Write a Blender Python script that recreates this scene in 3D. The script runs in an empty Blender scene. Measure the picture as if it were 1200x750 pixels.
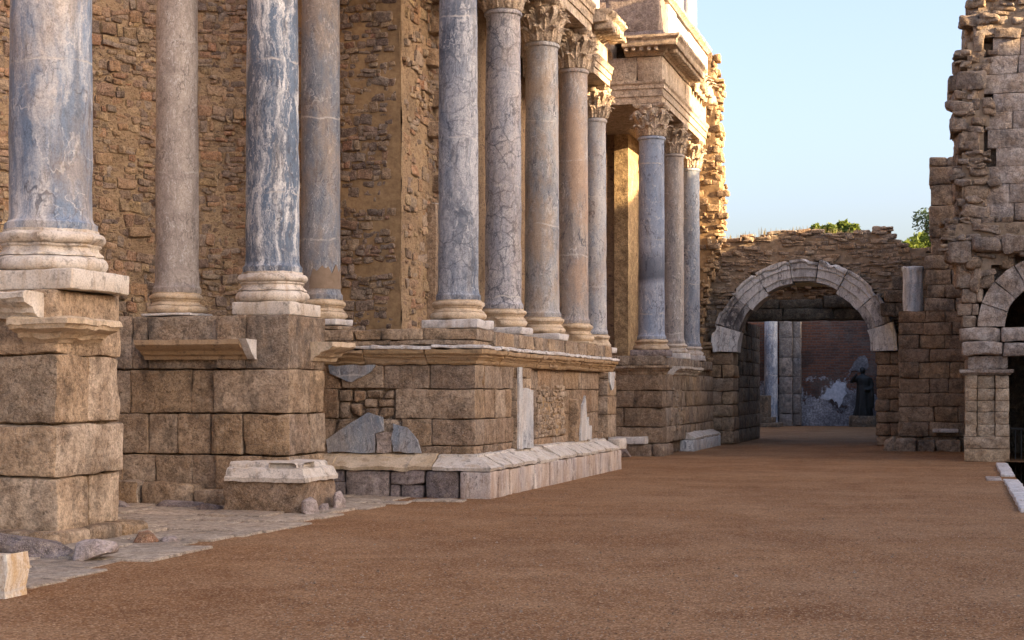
import bpy, bmesh, math, random
from mathutils import Vector, Matrix, noise
R_ = math.radians
COL = bpy.context.scene.collection
SC = bpy.context.scene
rnd = random.Random(7)

# ------------------------------------------------------------------ node helper
class NT:
    def __init__(s, name):
        s.mat = bpy.data.materials.new(name); s.mat.use_nodes = True
        s.t = s.mat.node_tree; s.t.nodes.clear()
        s.out = s.t.nodes.new('ShaderNodeOutputMaterial')
        s.b = s.t.nodes.new('ShaderNodeBsdfPrincipled')
        s.t.links.new(s.b.outputs[0], s.out.inputs[0])
        s.tc = s.t.nodes.new('ShaderNodeTexCoord')
        s.geo = s.t.nodes.new('ShaderNodeNewGeometry')
    def lk(s, v, inp):
        if isinstance(v, bpy.types.NodeSocket): s.t.links.new(v, inp)
        elif v is not None:
            if isinstance(v, (tuple, list)) and len(v) == 3 and inp.type == 'RGBA': v = (*v, 1)
            inp.default_value = v
    def pos(s, scale=(1,1,1), off=(0,0,0), rot=(0,0,0), obj=True):
        m = s.t.nodes.new('ShaderNodeMapping')
        s.lk(s.tc.outputs['Object'] if obj else s.geo.outputs['Position'], m.inputs[0])
        m.inputs['Location'].default_value = off; m.inputs['Scale'].default_value = scale
        m.inputs['Rotation'].default_value = rot
        return m.outputs[0]
    def noise(s, vec, scale, detail=4, rough=.55, dist=0, col=False):
        n = s.t.nodes.new('ShaderNodeTexNoise')
        s.lk(vec, n.inputs['Vector']); n.inputs['Scale'].default_value = scale
        n.inputs['Detail'].default_value = detail; n.inputs['Roughness'].default_value = rough
        n.inputs['Distortion'].default_value = dist
        return n.outputs['Color' if col else 'Fac']
    def vor(s, vec, scale, feature='F1', out='Distance', rand=1):
        n = s.t.nodes.new('ShaderNodeTexVoronoi'); n.feature = feature
        s.lk(vec, n.inputs['Vector']); n.inputs['Scale'].default_value = scale
        n.inputs['Randomness'].default_value = rand
        return n.outputs[out]
    def wave(s, vec, scale, dist=5, detail=3, dscale=1.5, axis='X'):
        n = s.t.nodes.new('ShaderNodeTexWave'); n.bands_direction = axis
        s.lk(vec, n.inputs['Vector']); n.inputs['Scale'].default_value = scale
        n.inputs['Distortion'].default_value = dist; n.inputs['Detail'].default_value = detail
        n.inputs['Detail Scale'].default_value = dscale
        return n.outputs['Fac']
    def ramp(s, fac, stops):
        n = s.t.nodes.new('ShaderNodeValToRGB'); s.lk(fac, n.inputs[0])
        e = n.color_ramp.elements
        while len(e) < len(stops): e.new(.5)
        for el, (p, c) in zip(e, stops):
            el.position = p
            el.color = (c, c, c, 1) if isinstance(c, (int, float)) else (*c, 1)
        return n.outputs[0]
    def mix(s, fac, a, b, mode='MIX'):
        n = s.t.nodes.new('ShaderNodeMix'); n.data_type = 'RGBA'; n.blend_type = mode
        s.lk(fac, n.inputs[0]); s.lk(a, n.inputs[6]); s.lk(b, n.inputs[7])
        return n.outputs[2]
    def math(s, op, a, b=None, clamp=False):
        n = s.t.nodes.new('ShaderNodeMath'); n.operation = op; n.use_clamp = clamp
        s.lk(a, n.inputs[0])
        if b is not None: s.lk(b, n.inputs[1])
        return n.outputs[0]
    def add(s, vec, col, amt):
        a = s.t.nodes.new('ShaderNodeVectorMath'); a.operation = 'SUBTRACT'
        s.lk(col, a.inputs[0]); a.inputs[1].default_value = (.5, .5, .5)
        m = s.t.nodes.new('ShaderNodeVectorMath'); m.operation = 'SCALE'
        s.lk(a.outputs[0], m.inputs[0]); m.inputs['Scale'].default_value = amt
        d = s.t.nodes.new('ShaderNodeVectorMath'); d.operation = 'ADD'
        s.lk(vec, d.inputs[0]); s.lk(m.outputs[0], d.inputs[1])
        return d.outputs[0]
    def bump(s, h, strength=.5, dist=.02, normal=None):
        n = s.t.nodes.new('ShaderNodeBump'); n.inputs['Strength'].default_value = strength
        n.inputs['Distance'].default_value = dist; s.lk(h, n.inputs['Height'])
        if normal is not None: s.lk(normal, n.inputs['Normal'])
        return n.outputs[0]
    def fin(s, col, rough=.85, normal=None, spec=.3):
        s.lk(col, s.b.inputs['Base Color']); s.lk(rough, s.b.inputs['Roughness'])
        if normal is not None: s.lk(normal, s.b.inputs['Normal'])
        s.b.inputs['Specular IOR Level'].default_value = spec
        return s.mat

def stone_mat(name, cols, stain=(.035,.030,.026), stain_amt=.6, grain=1.0, soil=(.27,.16,.085), gain=1.7, mott=.75):
    """cut stone: colour of its own per block, mottling, black lichen crust, pits"""
    t = NT(name); p = t.pos(obj=False)
    cols = [tuple(min(.8, v*gain) for v in c) for c in cols]
    isl = t.geo.outputs['Random Per Island']
    base = t.ramp(isl, [(i/(len(cols)-1), c) for i, c in enumerate(cols)])
    h2 = t.math('FRACT', t.math('MULTIPLY', isl, 37.31))
    base = t.mix(t.ramp(h2, [(0, .42), (.4, 0)]), base, t.mix(.7, base, (.07,.05,.038)))
    base = t.mix(t.ramp(h2, [(.7, 0), (1, .5)]), base, t.mix(.45, base, (.58,.46,.33)))
    n1 = t.noise(p, 3.2, 7, .66); n2 = t.noise(p, 30*grain, 6, .74); n3 = t.noise(p, 1.1, 5, .6)
    n4 = t.noise(p, 110*grain, 3, .6); n5 = t.noise(p, 9, 6, .7, .4)
    c = t.mix(t.ramp(n1, [(.36, 0), (.66, mott)]), base, soil)
    c = t.mix(t.ramp(n5, [(.38, .70), (.53, 0)]), c, t.mix(.68, c, (.045,.03,.022)))
    c = t.mix(t.ramp(n5, [(.54, 0), (.70, .7)]), c, t.mix(.55, c, (.70,.57,.43)))
    c = t.mix(t.ramp(n2, [(.37, .75), (.54, 0)]), c, t.mix(.66, c, (0.02,.016,.013)))
    c = t.mix(t.ramp(n4, [(.53, 0), (.68, .6)]), c, (.70,.58,.45))
    # lichen crust in patches that follow the blocks
    nl = t.noise(t.pos(scale=(1,1,.55), off=(3,1,2), obj=False), 2.0, 10, .74, .3)
    c = t.mix(t.math('MULTIPLY', t.ramp(nl, [(.5, 0), (.66, 1)]), stain_amt), c, stain)
    nw = t.noise(t.pos(off=(8,4,1), obj=False), 5, 8, .74)
    c = t.mix(t.ramp(nw, [(.60, 0), (.76, .45)]), c, (.52,.44,.34))
    h = t.math('ADD', t.math('MULTIPLY', n1, .6), t.math('MULTIPLY', n2, .7))
    h = t.math('ADD', h, t.math('MULTIPLY', n5, .9))
    pw = t.add(p, t.noise(p, 20, 2, col=True), .05)
    pits = t.ramp(t.vor(pw, 17*grain), [(.08, 0), (.30, 1)])
    pk = t.ramp(t.noise(p, 4, 4, .6), [(.45, 0), (.6, 1)])
    c = t.mix(t.math('MULTIPLY', t.math('SUBTRACT', 1.0, pits), t.math('MULTIPLY', pk, .55)), c, t.mix(.75, c, (.02,.015,.012)))
    h = t.math('ADD', h, t.math('MULTIPLY', pits, t.math('MULTIPLY', pk, .3)))
    return t.fin(c, .93, t.bump(h, .95, .04), .15)

def white_mat(name, tint=(.57,.48,.38), light=(.72,.66,.58), dark=(.10,.085,.07), amt=.62, seed=0):
    """weathered white marble: cream with grey crust and ochre runs"""
    t = NT(name); p = t.pos(off=(seed, seed*.7, 0), obj=False)
    n1 = t.noise(p, 2.4, 6, .6); n2 = t.noise(p, 7, 8, .72); n3 = t.noise(p, 45, 4, .7)
    c = t.mix(t.ramp(n1, [(.3, 0), (.7, 1)]), tint, light)
    isl = t.geo.outputs['Random Per Island']
    c = t.mix(t.math('MULTIPLY', isl, .35), c, t.mix(.5, c, (.55,.47,.42)))
    run = t.noise(t.pos(scale=(5,5,.8), obj=False), 1.7, 5, .6)
    c = t.mix(t.ramp(run, [(.52, 0), (.72, .55)]), c, (.40,.25,.12))
    c = t.mix(t.math('MULTIPLY', t.ramp(n2, [(.53, 0), (.64, 1)]), amt), c, dark)
    c = t.mix(t.ramp(n3, [(.36, .6), (.55, 0)]), c, t.mix(.6, c, dark))
    h = t.math('ADD', t.math('MULTIPLY', n2, .8), t.math('MULTIPLY', n3, .5))
    return t.fin(c, .78, t.bump(h, .5, .02), .3)

def marble_mat(name, blue, white, seed=0, streak=.35, scale=2.2, dark=(.05,.06,.085), crack=0, stain=None,
               stain_amt=.5, balance=.5, band=False, dark_amt=.6, sharp=.085):
    """veined column marble; seed shifts and turns the pattern from shaft to shaft"""
    if blue[2] > blue[0]: blue = (blue[0]*1.03, blue[1]*1.13, blue[2]*1.13)
    white = tuple(min(.80, v*1.10) for v in white); white = (white[0], white[1], white[2]*.97)
    stain = stain and (stain[0]*1.15, stain[1]*1.05, stain[2]*.95)
    t = NT(name); o = (seed*3.1, seed*1.7, seed*5.3); lean = .35*math.sin(seed*2.3)
    pi = t.pos(off=o)
    w1 = t.noise(pi, 1.3, 5, .6, col=True); w2 = t.noise(pi, 6, 4, .6, col=True)
    p = t.pos(scale=(1, 1, streak), off=o, rot=(lean, -lean*.8, 0))
    q = t.add(t.add(p, w1, .75), w2, .10)
    tilt = (0, 0, 0) if streak < .2 else (.75*(1 if seed % 2 else -1), .45, 0)
    f = t.add(t.add(t.pos(scale=(1.5, 1.5, .20 if streak > .2 else .12), off=o, rot=tilt), w1, .55), w2, .05)
    big = t.noise(q, scale*.55, 4, .55); mid = t.noise(f, scale*1.5, 7, .66, .2); fin = t.noise(f, scale*5, 6, .7, .1)
    m = t.math('ADD', t.math('MULTIPLY', big, .32), t.math('MULTIPLY', mid, .45))
    m = t.math('ADD', m, t.math('MULTIPLY', fin, .23))
    c = t.mix(t.ramp(m, [(balance-sharp, 0), (balance+sharp, 1)]), blue, white)
    # bands of smoky dark marble
    cl = t.noise(t.add(t.pos(scale=(1,1,.55), off=(o[0], o[1]+7, o[2]), rot=(lean*1.5, .3, 0)), w1, .6), 1.1, 6, .66, .3)
    c = t.mix(t.math('MULTIPLY', t.ramp(cl, [(.50, 0), (.62, 1)]), dark_amt), c, t.mix(.5, blue, dark))
    # hair veins, dark and white, running obliquely
    for k, (sc, wd, colr, am, rr) in enumerate(((scale*1.6, .022, dark, .75, (.7, .4, 0)), (scale*2.6, .018, (.74,.73,.71), .5, (-.6, .5, .3)), (scale*4.5, .03, dark, .5, (.5, -.7, .2)), (scale*.9, .010, (.76,.74,.71), .55, (.9, .2, .5)))):
        pv = t.add(t.add(t.pos(scale=(1.6, 1.6, .55 if streak > .2 else .22), off=(o[0]+k*3, o[1], o[2]), rot=rr), w1, .55), w2, .07)
        n = t.noise(pv, sc, 3, .5)
        v = t.math('ABSOLUTE', t.math('SUBTRACT', n, .5))
        gate = t.ramp(t.noise(pi, 1.9+k, 3, .6), [(.42, 0), (.58, 1)])
        c = t.mix(t.math('MULTIPLY', t.ramp(v, [(wd*.3, am), (wd, 0)]), gate), c, colr)
    h = mid
    if crack:
        cw = t.add(t.pos(scale=(1,1,.6), off=o), w2, .13)
        e = t.vor(cw, 11, 'DISTANCE_TO_EDGE'); e2 = t.vor(t.add(pi, w2, .2), 3.6, 'DISTANCE_TO_EDGE')
        em = t.math('MINIMUM', e, t.math('MULTIPLY', e2, .6))
        mask = t.ramp(t.noise(pi, 2.1, 3), [(.35, .35), (.55, 1)])
        lk = t.math('MULTIPLY', t.ramp(em, [(.004, 1), (.035, 0)]), t.math('MULTIPLY', mask, crack))
        c = t.mix(lk, c, dark); h = t.math('SUBTRACT', h, t.math('MULTIPLY', lk, .3))
    if stain:
        ns = t.noise(t.pos(scale=(1,1,.45), off=(o[0]+5, o[1], o[2])), 1.6, 8, .68)
        c = t.mix(t.math('MULTIPLY', t.ramp(ns, [(.46, 0), (.60, 1)]), stain_amt), c, stain)
    sx = t.t.nodes.new('ShaderNodeSeparateXYZ'); t.lk(t.add(t.add(t.pos(off=(0,0,seed*.37)), w1, .25), w2, .06), sx.inputs[0])
    if band:
        bz = t.ramp(t.math('DIVIDE', t.math('SUBTRACT', sx.outputs[2], seed*.37), 6.0), [(.30, 0), (.33, .8), (.40, .55), (.46, 0)])
        c = t.mix(bz, c, dark)
    # mended breaks across the shaft
    br = t.math('ABSOLUTE', t.math('SUBTRACT', t.math('FRACT', t.math('DIVIDE', sx.outputs[2], 1.9)), .5))
    bl = t.ramp(br, [(.003, 1), (.010, 0)])
    c = t.mix(t.math('MULTIPLY', bl, t.ramp(t.noise(pi, 3, 3), [(.42, 0), (.55, .8)])), c, (.58,.54,.49))
    h = t.math('SUBTRACT', h, t.math('MULTIPLY', t.ramp(br, [(.0, 1), (.004, 0)]), .5))
    grime = t.noise(t.pos(scale=(4,4,.5), off=o), 1.4, 7, .7)
    c = t.mix(t.ramp(grime, [(.52, 0), (.70, .45)]), c, (.16,.13,.10))
    fine = t.noise(pi, 55, 4, .7)
    c = t.mix(t.ramp(fine, [(.38, .35), (.56, 0)]), c, dark)
    rough = t.ramp(mid, [(.3, .48), (.7, .72)])
    return t.fin(c, rough, t.bump(t.math('ADD', h, t.math('MULTIPLY', fine, .3)), .3, .014), .3)

def rubble_mat(name, stones, mortar, scale=4.0, cover=.5, seed=0, bump=1.0):
    """random stones set in lime mortar"""
    t = NT(name); p = t.pos(scale=(1, 1, 1.45), off=(seed, seed, seed*.3), obj=False)
    pw = t.add(p, t.noise(p, 3.5, 4, .6, col=True), .22)
    pw = t.add(pw, t.noise(p, 14, 3, .6, col=True), .05)
    def layer(sc):
        d = t.vor(pw, sc, 'DISTANCE_TO_EDGE'); cc = t.vor(pw, sc, 'F1', 'Color')
        sep = t.t.nodes.new('ShaderNodeSeparateColor'); t.lk(cc, sep.inputs[0])
        return d, sep.outputs[0], sep.outputs[1]
    d1, r1, g1 = layer(scale); d2, r2, g2 = layer(scale*1.9)
    big = t.ramp(g1, [(.45, 0), (.46, 1)])
    d = t.mix(big, t.math('MULTIPLY', d2, .75), d1); r = t.mix(big, r2, r1); g = t.mix(big, g2, g1)
    stones = [tuple(v*1.3 for v in c) for c in stones]; mortar = tuple(v*1.2 for v in mortar)
    col = t.ramp(r, [(i/(len(stones)-1), c) for i, c in enumerate(stones)])
    n1 = t.noise(p, 9, 6, .65); n2 = t.noise(p, 38, 5, .7); n3 = t.noise(p, .55, 4, .6)
    col = t.mix(t.ramp(n1, [(.3, .5), (.65, 0)]), col, t.mix(.6, col, (.03,.022,.018)))
    # how much of each stone the mortar leaves bare
    th = t.math('ADD', t.math('MULTIPLY', n1, .12), t.math('MULTIPLY', t.math('SUBTRACT', 1.0, g), cover*.18))
    bare = t.ramp(t.math('SUBTRACT', d, th), [(.0, 0), (.05, 1)])
    bare = t.math('MULTIPLY', bare, t.ramp(t.noise(t.pos(off=(seed+9, 1, 5), obj=False), 1.7, 5, .65), [(.30, .3), (.50, 1)]))
    mo = t.mix(t.ramp(n2, [(.3, .7), (.65, 0)]), mortar, t.mix(.55, mortar, (.05,.03,.018)))
    mo = t.mix(t.ramp(n3, [(.4, 0), (.65, .5)]), mo, (.30,.20,.13))
    c = t.mix(bare, mo, col)
    dk = t.noise(t.pos(off=(seed+4, 2, 1), obj=False), .8, 6, .65)
    c = t.mix(t.ramp(dk, [(.52, 0), (.72, .5)]), c, (.055,.042,.035))
    h = t.math('ADD', t.math('MULTIPLY', bare, .55), t.math('MULTIPLY', n2, .35))
    h = t.math('ADD', h, t.math('MULTIPLY', n1, .8))
    # some stones have dropped out and left a hole
    hole = t.ramp(r, [(.90, 1), (.93, 0)])
    h = t.math('ADD', h, t.math('MULTIPLY', t.math('MULTIPLY', hole, bare), .35))
    return t.fin(c, .95, t.bump(h, .9*bump, .06), .1)

M = {}
M['granite'] = stone_mat('granite', [(.29,.21,.14), (.36,.27,.19), (.24,.19,.145), (.41,.295,.19), (.33,.22,.125), (.30,.25,.20), (.37,.245,.14), (.27,.20,.15)], gain=1.72)
M['granite_pale'] = stone_mat('pale granite', [(.40,.30,.205), (.46,.355,.26), (.36,.285,.21), (.43,.29,.175), (.41,.335,.26), (.45,.315,.20)], stain_amt=.5, gain=1.65)
M['granite_brown'] = stone_mat('brown granite', [(.25,.17,.115), (.32,.225,.15), (.22,.165,.125), (.34,.225,.13), (.28,.17,.10), (.27,.21,.16), (.36,.27,.19), (.24,.155,.10)], stain_amt=.5, gain=1.72)
M['granite_grey'] = stone_mat('grey granite', [(.20,.17,.14), (.27,.225,.18), (.23,.18,.14), (.31,.25,.19)], stain=(.03,.03,.032), stain_amt=.75)
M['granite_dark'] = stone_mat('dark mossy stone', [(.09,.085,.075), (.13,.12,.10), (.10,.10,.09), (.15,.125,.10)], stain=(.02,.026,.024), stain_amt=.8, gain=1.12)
M['ashlar_grey'] = stone_mat('fine grey ashlar', [(.30,.27,.25), (.37,.33,.30), (.33,.295,.265), (.40,.35,.31)], stain=(.07,.065,.065), stain_amt=.7)
M['limestone'] = stone_mat('carved limestone', [(.55,.43,.32), (.62,.50,.39), (.52,.40,.29)], stain=(.14,.11,.09), stain_amt=.35, soil=(.50,.36,.235), gain=1.32)
M['mortar'] = stone_mat('earth core', [(.085,.06,.04), (.10,.07,.045)], stain_amt=.3, gain=1.12)
M['white'] = white_mat('weathered white marble')
M['white_clean'] = white_mat('pale white marble', (.60,.56,.52), (.74,.71,.67), (.13,.115,.105), .5, 4)
M['cream'] = white_mat('cream limestone moulding', (.52,.37,.22), (.70,.56,.40), (.11,.085,.065), .45, 9)
M['ochre_stone'] = white_mat('ochre moulding', (.36,.22,.10), (.46,.31,.17), (.06,.045,.035), .6, 15)
M['bluestone'] = stone_mat('purple slate', [(.20,.175,.19), (.28,.235,.235), (.17,.155,.17), (.33,.27,.26), (.24,.20,.21)], stain=(.045,.04,.045), stain_amt=.5, soil=(.23,.165,.135), gain=1.4)
M['pinkmarble'] = stone_mat('pink veined marble slab', [(.42,.34,.31), (.50,.40,.35), (.36,.30,.29), (.50,.38,.28), (.40,.36,.36)], stain=(.09,.08,.085), stain_amt=.55, soil=(.32,.21,.14))
M['rubble'] = rubble_mat('ochre rubble masonry', [(.11,.075,.055), (.24,.15,.085), (.33,.21,.115), (.17,.11,.075), (.40,.27,.15), (.26,.15,.10), (.31,.235,.15), (.14,.09,.07)], (.36,.24,.135), 7.5, .5)
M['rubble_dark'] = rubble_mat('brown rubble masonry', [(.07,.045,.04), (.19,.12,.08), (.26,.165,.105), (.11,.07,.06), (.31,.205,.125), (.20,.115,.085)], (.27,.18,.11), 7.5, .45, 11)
M['rubble_stone'] = stone_mat('rubble stones', [(.10,.075,.06), (.22,.15,.09), (.30,.205,.12), (.15,.105,.075), (.25,.165,.10), (.19,.12,.08), (.13,.115,.10), (.33,.22,.12)], stain_amt=.45)
M['rubble_grey'] = stone_mat('grey rubble stones', [(.13,.115,.105), (.24,.20,.16), (.18,.155,.135), (.30,.225,.155), (.20,.155,.12), (.27,.19,.12), (.32,.27,.21)], stain=(.035,.034,.034), stain_amt=.5, gain=1.9)
M['rubble_ochre'] = stone_mat('ochre rubble stones', [(.30,.19,.09), (.38,.25,.125), (.24,.16,.09), (.16,.11,.075), (.42,.29,.15), (.10,.075,.06)], stain_amt=.35)

BL, WH = (.155,.185,.245), (.56,.55,.56)
M['m_first'] = marble_mat('blue white marble one', (.18,.225,.305), (.62,.61,.61), 1, .45, 1.3, stain=(.42,.33,.23), stain_amt=.4, balance=.50, dark_amt=.45, sharp=.05)
M['m_pink'] = marble_mat('beige grey marble', (.33,.28,.25), (.47,.41,.365), 2, .5, 3.2, dark=(.14,.115,.10), balance=.5, dark_amt=.35, crack=.35)
M['m_streak'] = marble_mat('dark blue streaked marble', (.115,.15,.21), (.68,.68,.68), 3, .10, 2.2, balance=.50, dark_amt=.75, sharp=.035)
M['m_grey'] = marble_mat('grey marble with tan clouds', (.17,.185,.225), (.34,.325,.325), 4, .6, 2.4, stain=(.40,.31,.22), stain_amt=.5, balance=.52, dark_amt=.4)
M['m_crack'] = marble_mat('crazed blue marble', (.125,.15,.20), (.43,.43,.45), 5, .3, 1.5, crack=.6, balance=.49, dark_amt=.75, sharp=.07)
M['m_lilac'] = marble_mat('crazed lilac marble', (.27,.265,.31), (.47,.44,.44), 6, .6, 2.2, crack=.8, balance=.47, dark_amt=.35, stain=(.42,.33,.25), stain_amt=.25)
M['m_cloud'] = marble_mat('clouded grey marble', (.22,.24,.28), (.42,.40,.385), 7, .5, 1.8, stain=(.43,.325,.22), stain_amt=.6, balance=.47, dark_amt=.65, crack=.2)
M['m_tan'] = marble_mat('tan grey marble', (.27,.255,.26), (.42,.36,.315), 8, .6, 2.0, stain=(.42,.30,.21), stain_amt=.65, balance=.48, dark_amt=.5)
M['m_pale'] = marble_mat('pale blue marble', (.25,.275,.335), (.47,.45,.44), 9, .5, 2.6, stain=(.40,.30,.21), stain_amt=.4, balance=.5, dark_amt=.35)
M['m_smooth'] = marble_mat('smooth blue marble', (.235,.28,.375), (.36,.385,.45), 10, .35, 1.4, balance=.5, band=True, dark_amt=.25)
M['m_beige'] = marble_mat('beige streaked marble', (.26,.245,.24), (.42,.37,.33), 11, .12, 3.0, stain=(.36,.29,.23), stain_amt=.4, balance=.5, dark_amt=.3)
M['m_slate'] = marble_mat('slate blue marble', (.19,.225,.29), (.40,.40,.42), 12, .4, 2.0, balance=.52, dark_amt=.4)
M['m_panel'] = marble_mat('blue marble veneer', (.20,.235,.29), (.46,.45,.45), 13, 1.3, 2.6, balance=.5, dark_amt=.5, stain=(.38,.28,.18), stain_amt=.3)
M['m_panel_white'] = marble_mat('white blue marble veneer', (.36,.38,.42), (.68,.66,.64), 14, .4, 2.6, balance=.45, dark_amt=.3, stain=(.46,.33,.2), stain_amt=.3)
M['m_arch'] = marble_mat('white veined arch marble', (.66,.62,.60), (.84,.80,.78), 15, 1, 1.4, dark=(.06,.06,.065), balance=.40, dark_amt=.35)
M['m_arch_dark'] = marble_mat('dark veined arch marble', (.13,.125,.13), (.74,.69,.66), 17, 1, 1.5, dark=(.02,.02,.025), balance=.52, dark_amt=.95)

def ground_mat():
    t = NT('reddish gravel'); p = t.pos(obj=False)
    n0 = t.noise(t.pos(scale=(.30, .45, 1), obj=False), 1.0, 8, .68, .4)
    n1 = t.noise(p, 2.2, 6, .65); n2 = t.noise(p, 22, 5, .7); n3 = t.noise(p, 95, 3, .7)
    v = t.vor(p, 70, 'F1', 'Color'); vs = t.t.nodes.new('ShaderNodeSeparateColor'); t.lk(v, vs.inputs[0])
    c = t.mix(t.ramp(n0, [(.35, 0), (.65, 1)]), (.215,.088,.030), (.36,.178,.075))
    c = t.mix(t.ramp(n1, [(.36, .75), (.56, 0)]), c, (.18,.075,.025))
    np_ = t.noise(t.pos(scale=(.5,.5,1), off=(7,3,0), obj=False), 1.0, 8, .7, .3)
    c = t.mix(t.ramp(np_, [(.44, 0), (.66, .6)]), c, (.47,.275,.145))
    c = t.mix(t.ramp(n2, [(.36, .75), (.58, 0)]), c, (.13,.056,.025))
    c = t.mix(t.ramp(vs.outputs[0], [(0, .75), (.35, 0), (.78, 0), (1, .9)]), c, t.ramp(vs.outputs[1], [(.3, (.08,.036,.018)), (.6, (.56,.36,.21))]))
    vd = t.vor(p, 70)
    h = t.math('ADD', t.math('MULTIPLY', n3, .5), t.math('MULTIPLY', n2, .9))
    h = t.math('ADD', h, t.math('MULTIPLY', t.math('SUBTRACT', 1.0, vd), .5))
    b = t.bump(h, .8, .012)
    b = t.bump(t.math('ADD', n1, t.math('MULTIPLY', np_, .6)), .5, .07, b)
    return t.fin(c, .95, b, .15)
M['ground'] = ground_mat()
M['paving'] = stone_mat('worn flagstone', [(.40,.33,.26), (.46,.38,.295), (.36,.30,.24), (.48,.39,.30)], stain=(.20,.155,.115), stain_amt=.4, soil=(.38,.26,.17), gain=1.4, mott=.5)

def brick_mat():
    t = NT('old brick with plaster'); p = t.pos(obj=False)
    sx = t.t.nodes.new('ShaderNodeSeparateXYZ'); t.lk(p, sx.inputs[0])
    cb = t.t.nodes.new('ShaderNodeCombineXYZ'); t.lk(sx.outputs[0], cb.inputs[0]); t.lk(sx.outputs[2], cb.inputs[1])
    b = t.t.nodes.new('ShaderNodeTexBrick'); t.lk(cb.outputs[0], b.inputs['Vector'])
    b.inputs['Color1'].default_value = (.27,.115,.07,1); b.inputs['Color2'].default_value = (.15,.07,.05,1)
    b.inputs['Mortar'].default_value = (.16,.12,.105,1); b.inputs['Scale'].default_value = 1
    b.inputs['Brick Width'].default_value = .42; b.inputs['Row Height'].default_value = .125
    b.inputs['Mortar Size'].default_value = .022
    n = t.noise(p, 1.1, 7, .68); n2 = t.noise(p, 12, 5, .7); n3 = t.noise(t.pos(off=(3,0,1), obj=False), .9, 9, .7, .4)
    c = t.mix(t.ramp(n3, [(.36, .7), (.48, 0)]), b.outputs[0], (.05,.05,.05))
    c = t.mix(t.ramp(n, [(.52, 0), (.62, .7)]), c, (.17,.15,.135))
    c = t.mix(t.ramp(n2, [(.4, .5), (.7, 0)]), c, (.03,.025,.025))
    # render coat survives towards the foot, in ragged islands
    m = t.math('ADD', t.math('MULTIPLY', t.math('SUBTRACT', 2.05, sx.outputs[2]), .16), n3)
    isl = t.ramp(m, [(.53, 0), (.56, 1)])
    pl = t.mix(t.ramp(n, [(.40, 0), (.58, 1)]), (.17,.19,.225), (.50,.53,.58)); pl = t.mix(t.ramp(n2, [(.42, .7), (.6, 0)]), pl, (.08,.075,.08))  # blue cast of the sky light is mixed into the plaster colour
    c = t.mix(isl, c, pl)
    h = t.math('ADD', t.math('MULTIPLY', b.outputs[1], -.5), n2); h = t.math('ADD', h, t.math('MULTIPLY', isl, .8))
    return t.fin(c, .95, t.bump(h, .7, .03), .1)
M['brick'] = brick_mat()
def plaster_mat():
    t = NT('sky tinted grey plaster'); p = t.pos(obj=False)
    n = t.noise(p, 2.5, 7, .68); n2 = t.noise(p, 14, 5, .7)
    c = t.mix(t.ramp(n, [(.4, 0), (.6, 1)]), (.13,.135,.15), (.27,.27,.28))  # bluish greys carry the sky light that falls into the hall
    c = t.mix(t.ramp(n2, [(.42, .6), (.6, 0)]), c, (.07,.065,.07))
    return t.fin(c, .9, t.bump(n2, .4, .02), .2)
M['plaster'] = plaster_mat()
def plain(name, c1, c2, sc=6, rough=.8, spec=.3, bump=.3, metal=0):
    t = NT(name); p = t.pos(obj=False); n = t.noise(p, sc, 6, .65)
    m = t.fin(t.mix(t.ramp(n, [(.35, 0), (.65, 1)]), c1, c2), rough, t.bump(n, bump, .02), spec)
    t.b.inputs['Metallic'].default_value = metal
    return m
M['plaster_white'] = plain('sky tinted white plaster', (.34,.40,.47), (.58,.62,.68), 7)  # white plaster with the sky light's blue put into its colour
M['statue'] = plain('dark bronze patina', (.003,.006,.007), (.009,.014,.015), 8, .55, .4)
M['iron'] = plain('black iron', (.015,.015,.016), (.03,.028,.027), 20, .5, .5)
M['soil'] = plain('dry earth and grass', (.10,.07,.035), (.20,.145,.075), 5, .95, .1, .9)
M['mortar_ochre'] = plain('ochre lime mortar', (.26,.165,.09), (.42,.28,.15), 7, .95, .1, .9)
M['mortar_grey'] = plain('brown grey mortar', (.21,.155,.105), (.35,.265,.185), 7, .95, .1, .9)
M['wall_stone'] = stone_mat('ochre wall stones', [(.14,.095,.085), (.36,.25,.13), (.26,.21,.165), (.34,.165,.09), (.42,.30,.17), (.16,.12,.105), (.30,.24,.19), (.38,.22,.115), (.20,.13,.10)], stain_amt=.2, gain=1.5, soil=(.33,.215,.13), mott=.3)
M['wall_stone_shaded'] = stone_mat('shaded wall stones', [(.10,.07,.068), (.30,.20,.115), (.22,.175,.14), (.28,.135,.085), (.34,.24,.145), (.13,.095,.085), (.26,.20,.155), (.18,.115,.09)], stain_amt=.25, gain=1.4, soil=(.25,.165,.11), mott=.3)  # darker copy of the wall stones for the face turned from the light
M['wall_mortar'] = rubble_mat('pale ochre wall mortar', [(.16,.11,.085), (.28,.19,.115), (.35,.24,.145), (.20,.14,.105)], (.44,.315,.195), 8.5, .8, 5)
M['m_foot'] = marble_mat('pink streaked marble upright slabs', (.40,.31,.28), (.72,.64,.57), 25, .12, 3.2, dark=(.12,.09,.085), stain=(.46,.32,.20), stain_amt=.4, balance=.49, dark_amt=.4)
M['m_hall'] = marble_mat('worn blue hall marble', (.16,.20,.27), (.50,.53,.58), 27, .5, 3.5, balance=.5, dark_amt=.6, sharp=.05)  # blue veined marble, tinted further for sky light in the hall
M['seat'] = stone_mat('seat stone', [(.30,.26,.21), (.36,.31,.25), (.27,.23,.19)])
M['bark'] = plain('bark', (.06,.045,.03), (.12,.09,.06), 9, .9, .1, .8)
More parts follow.
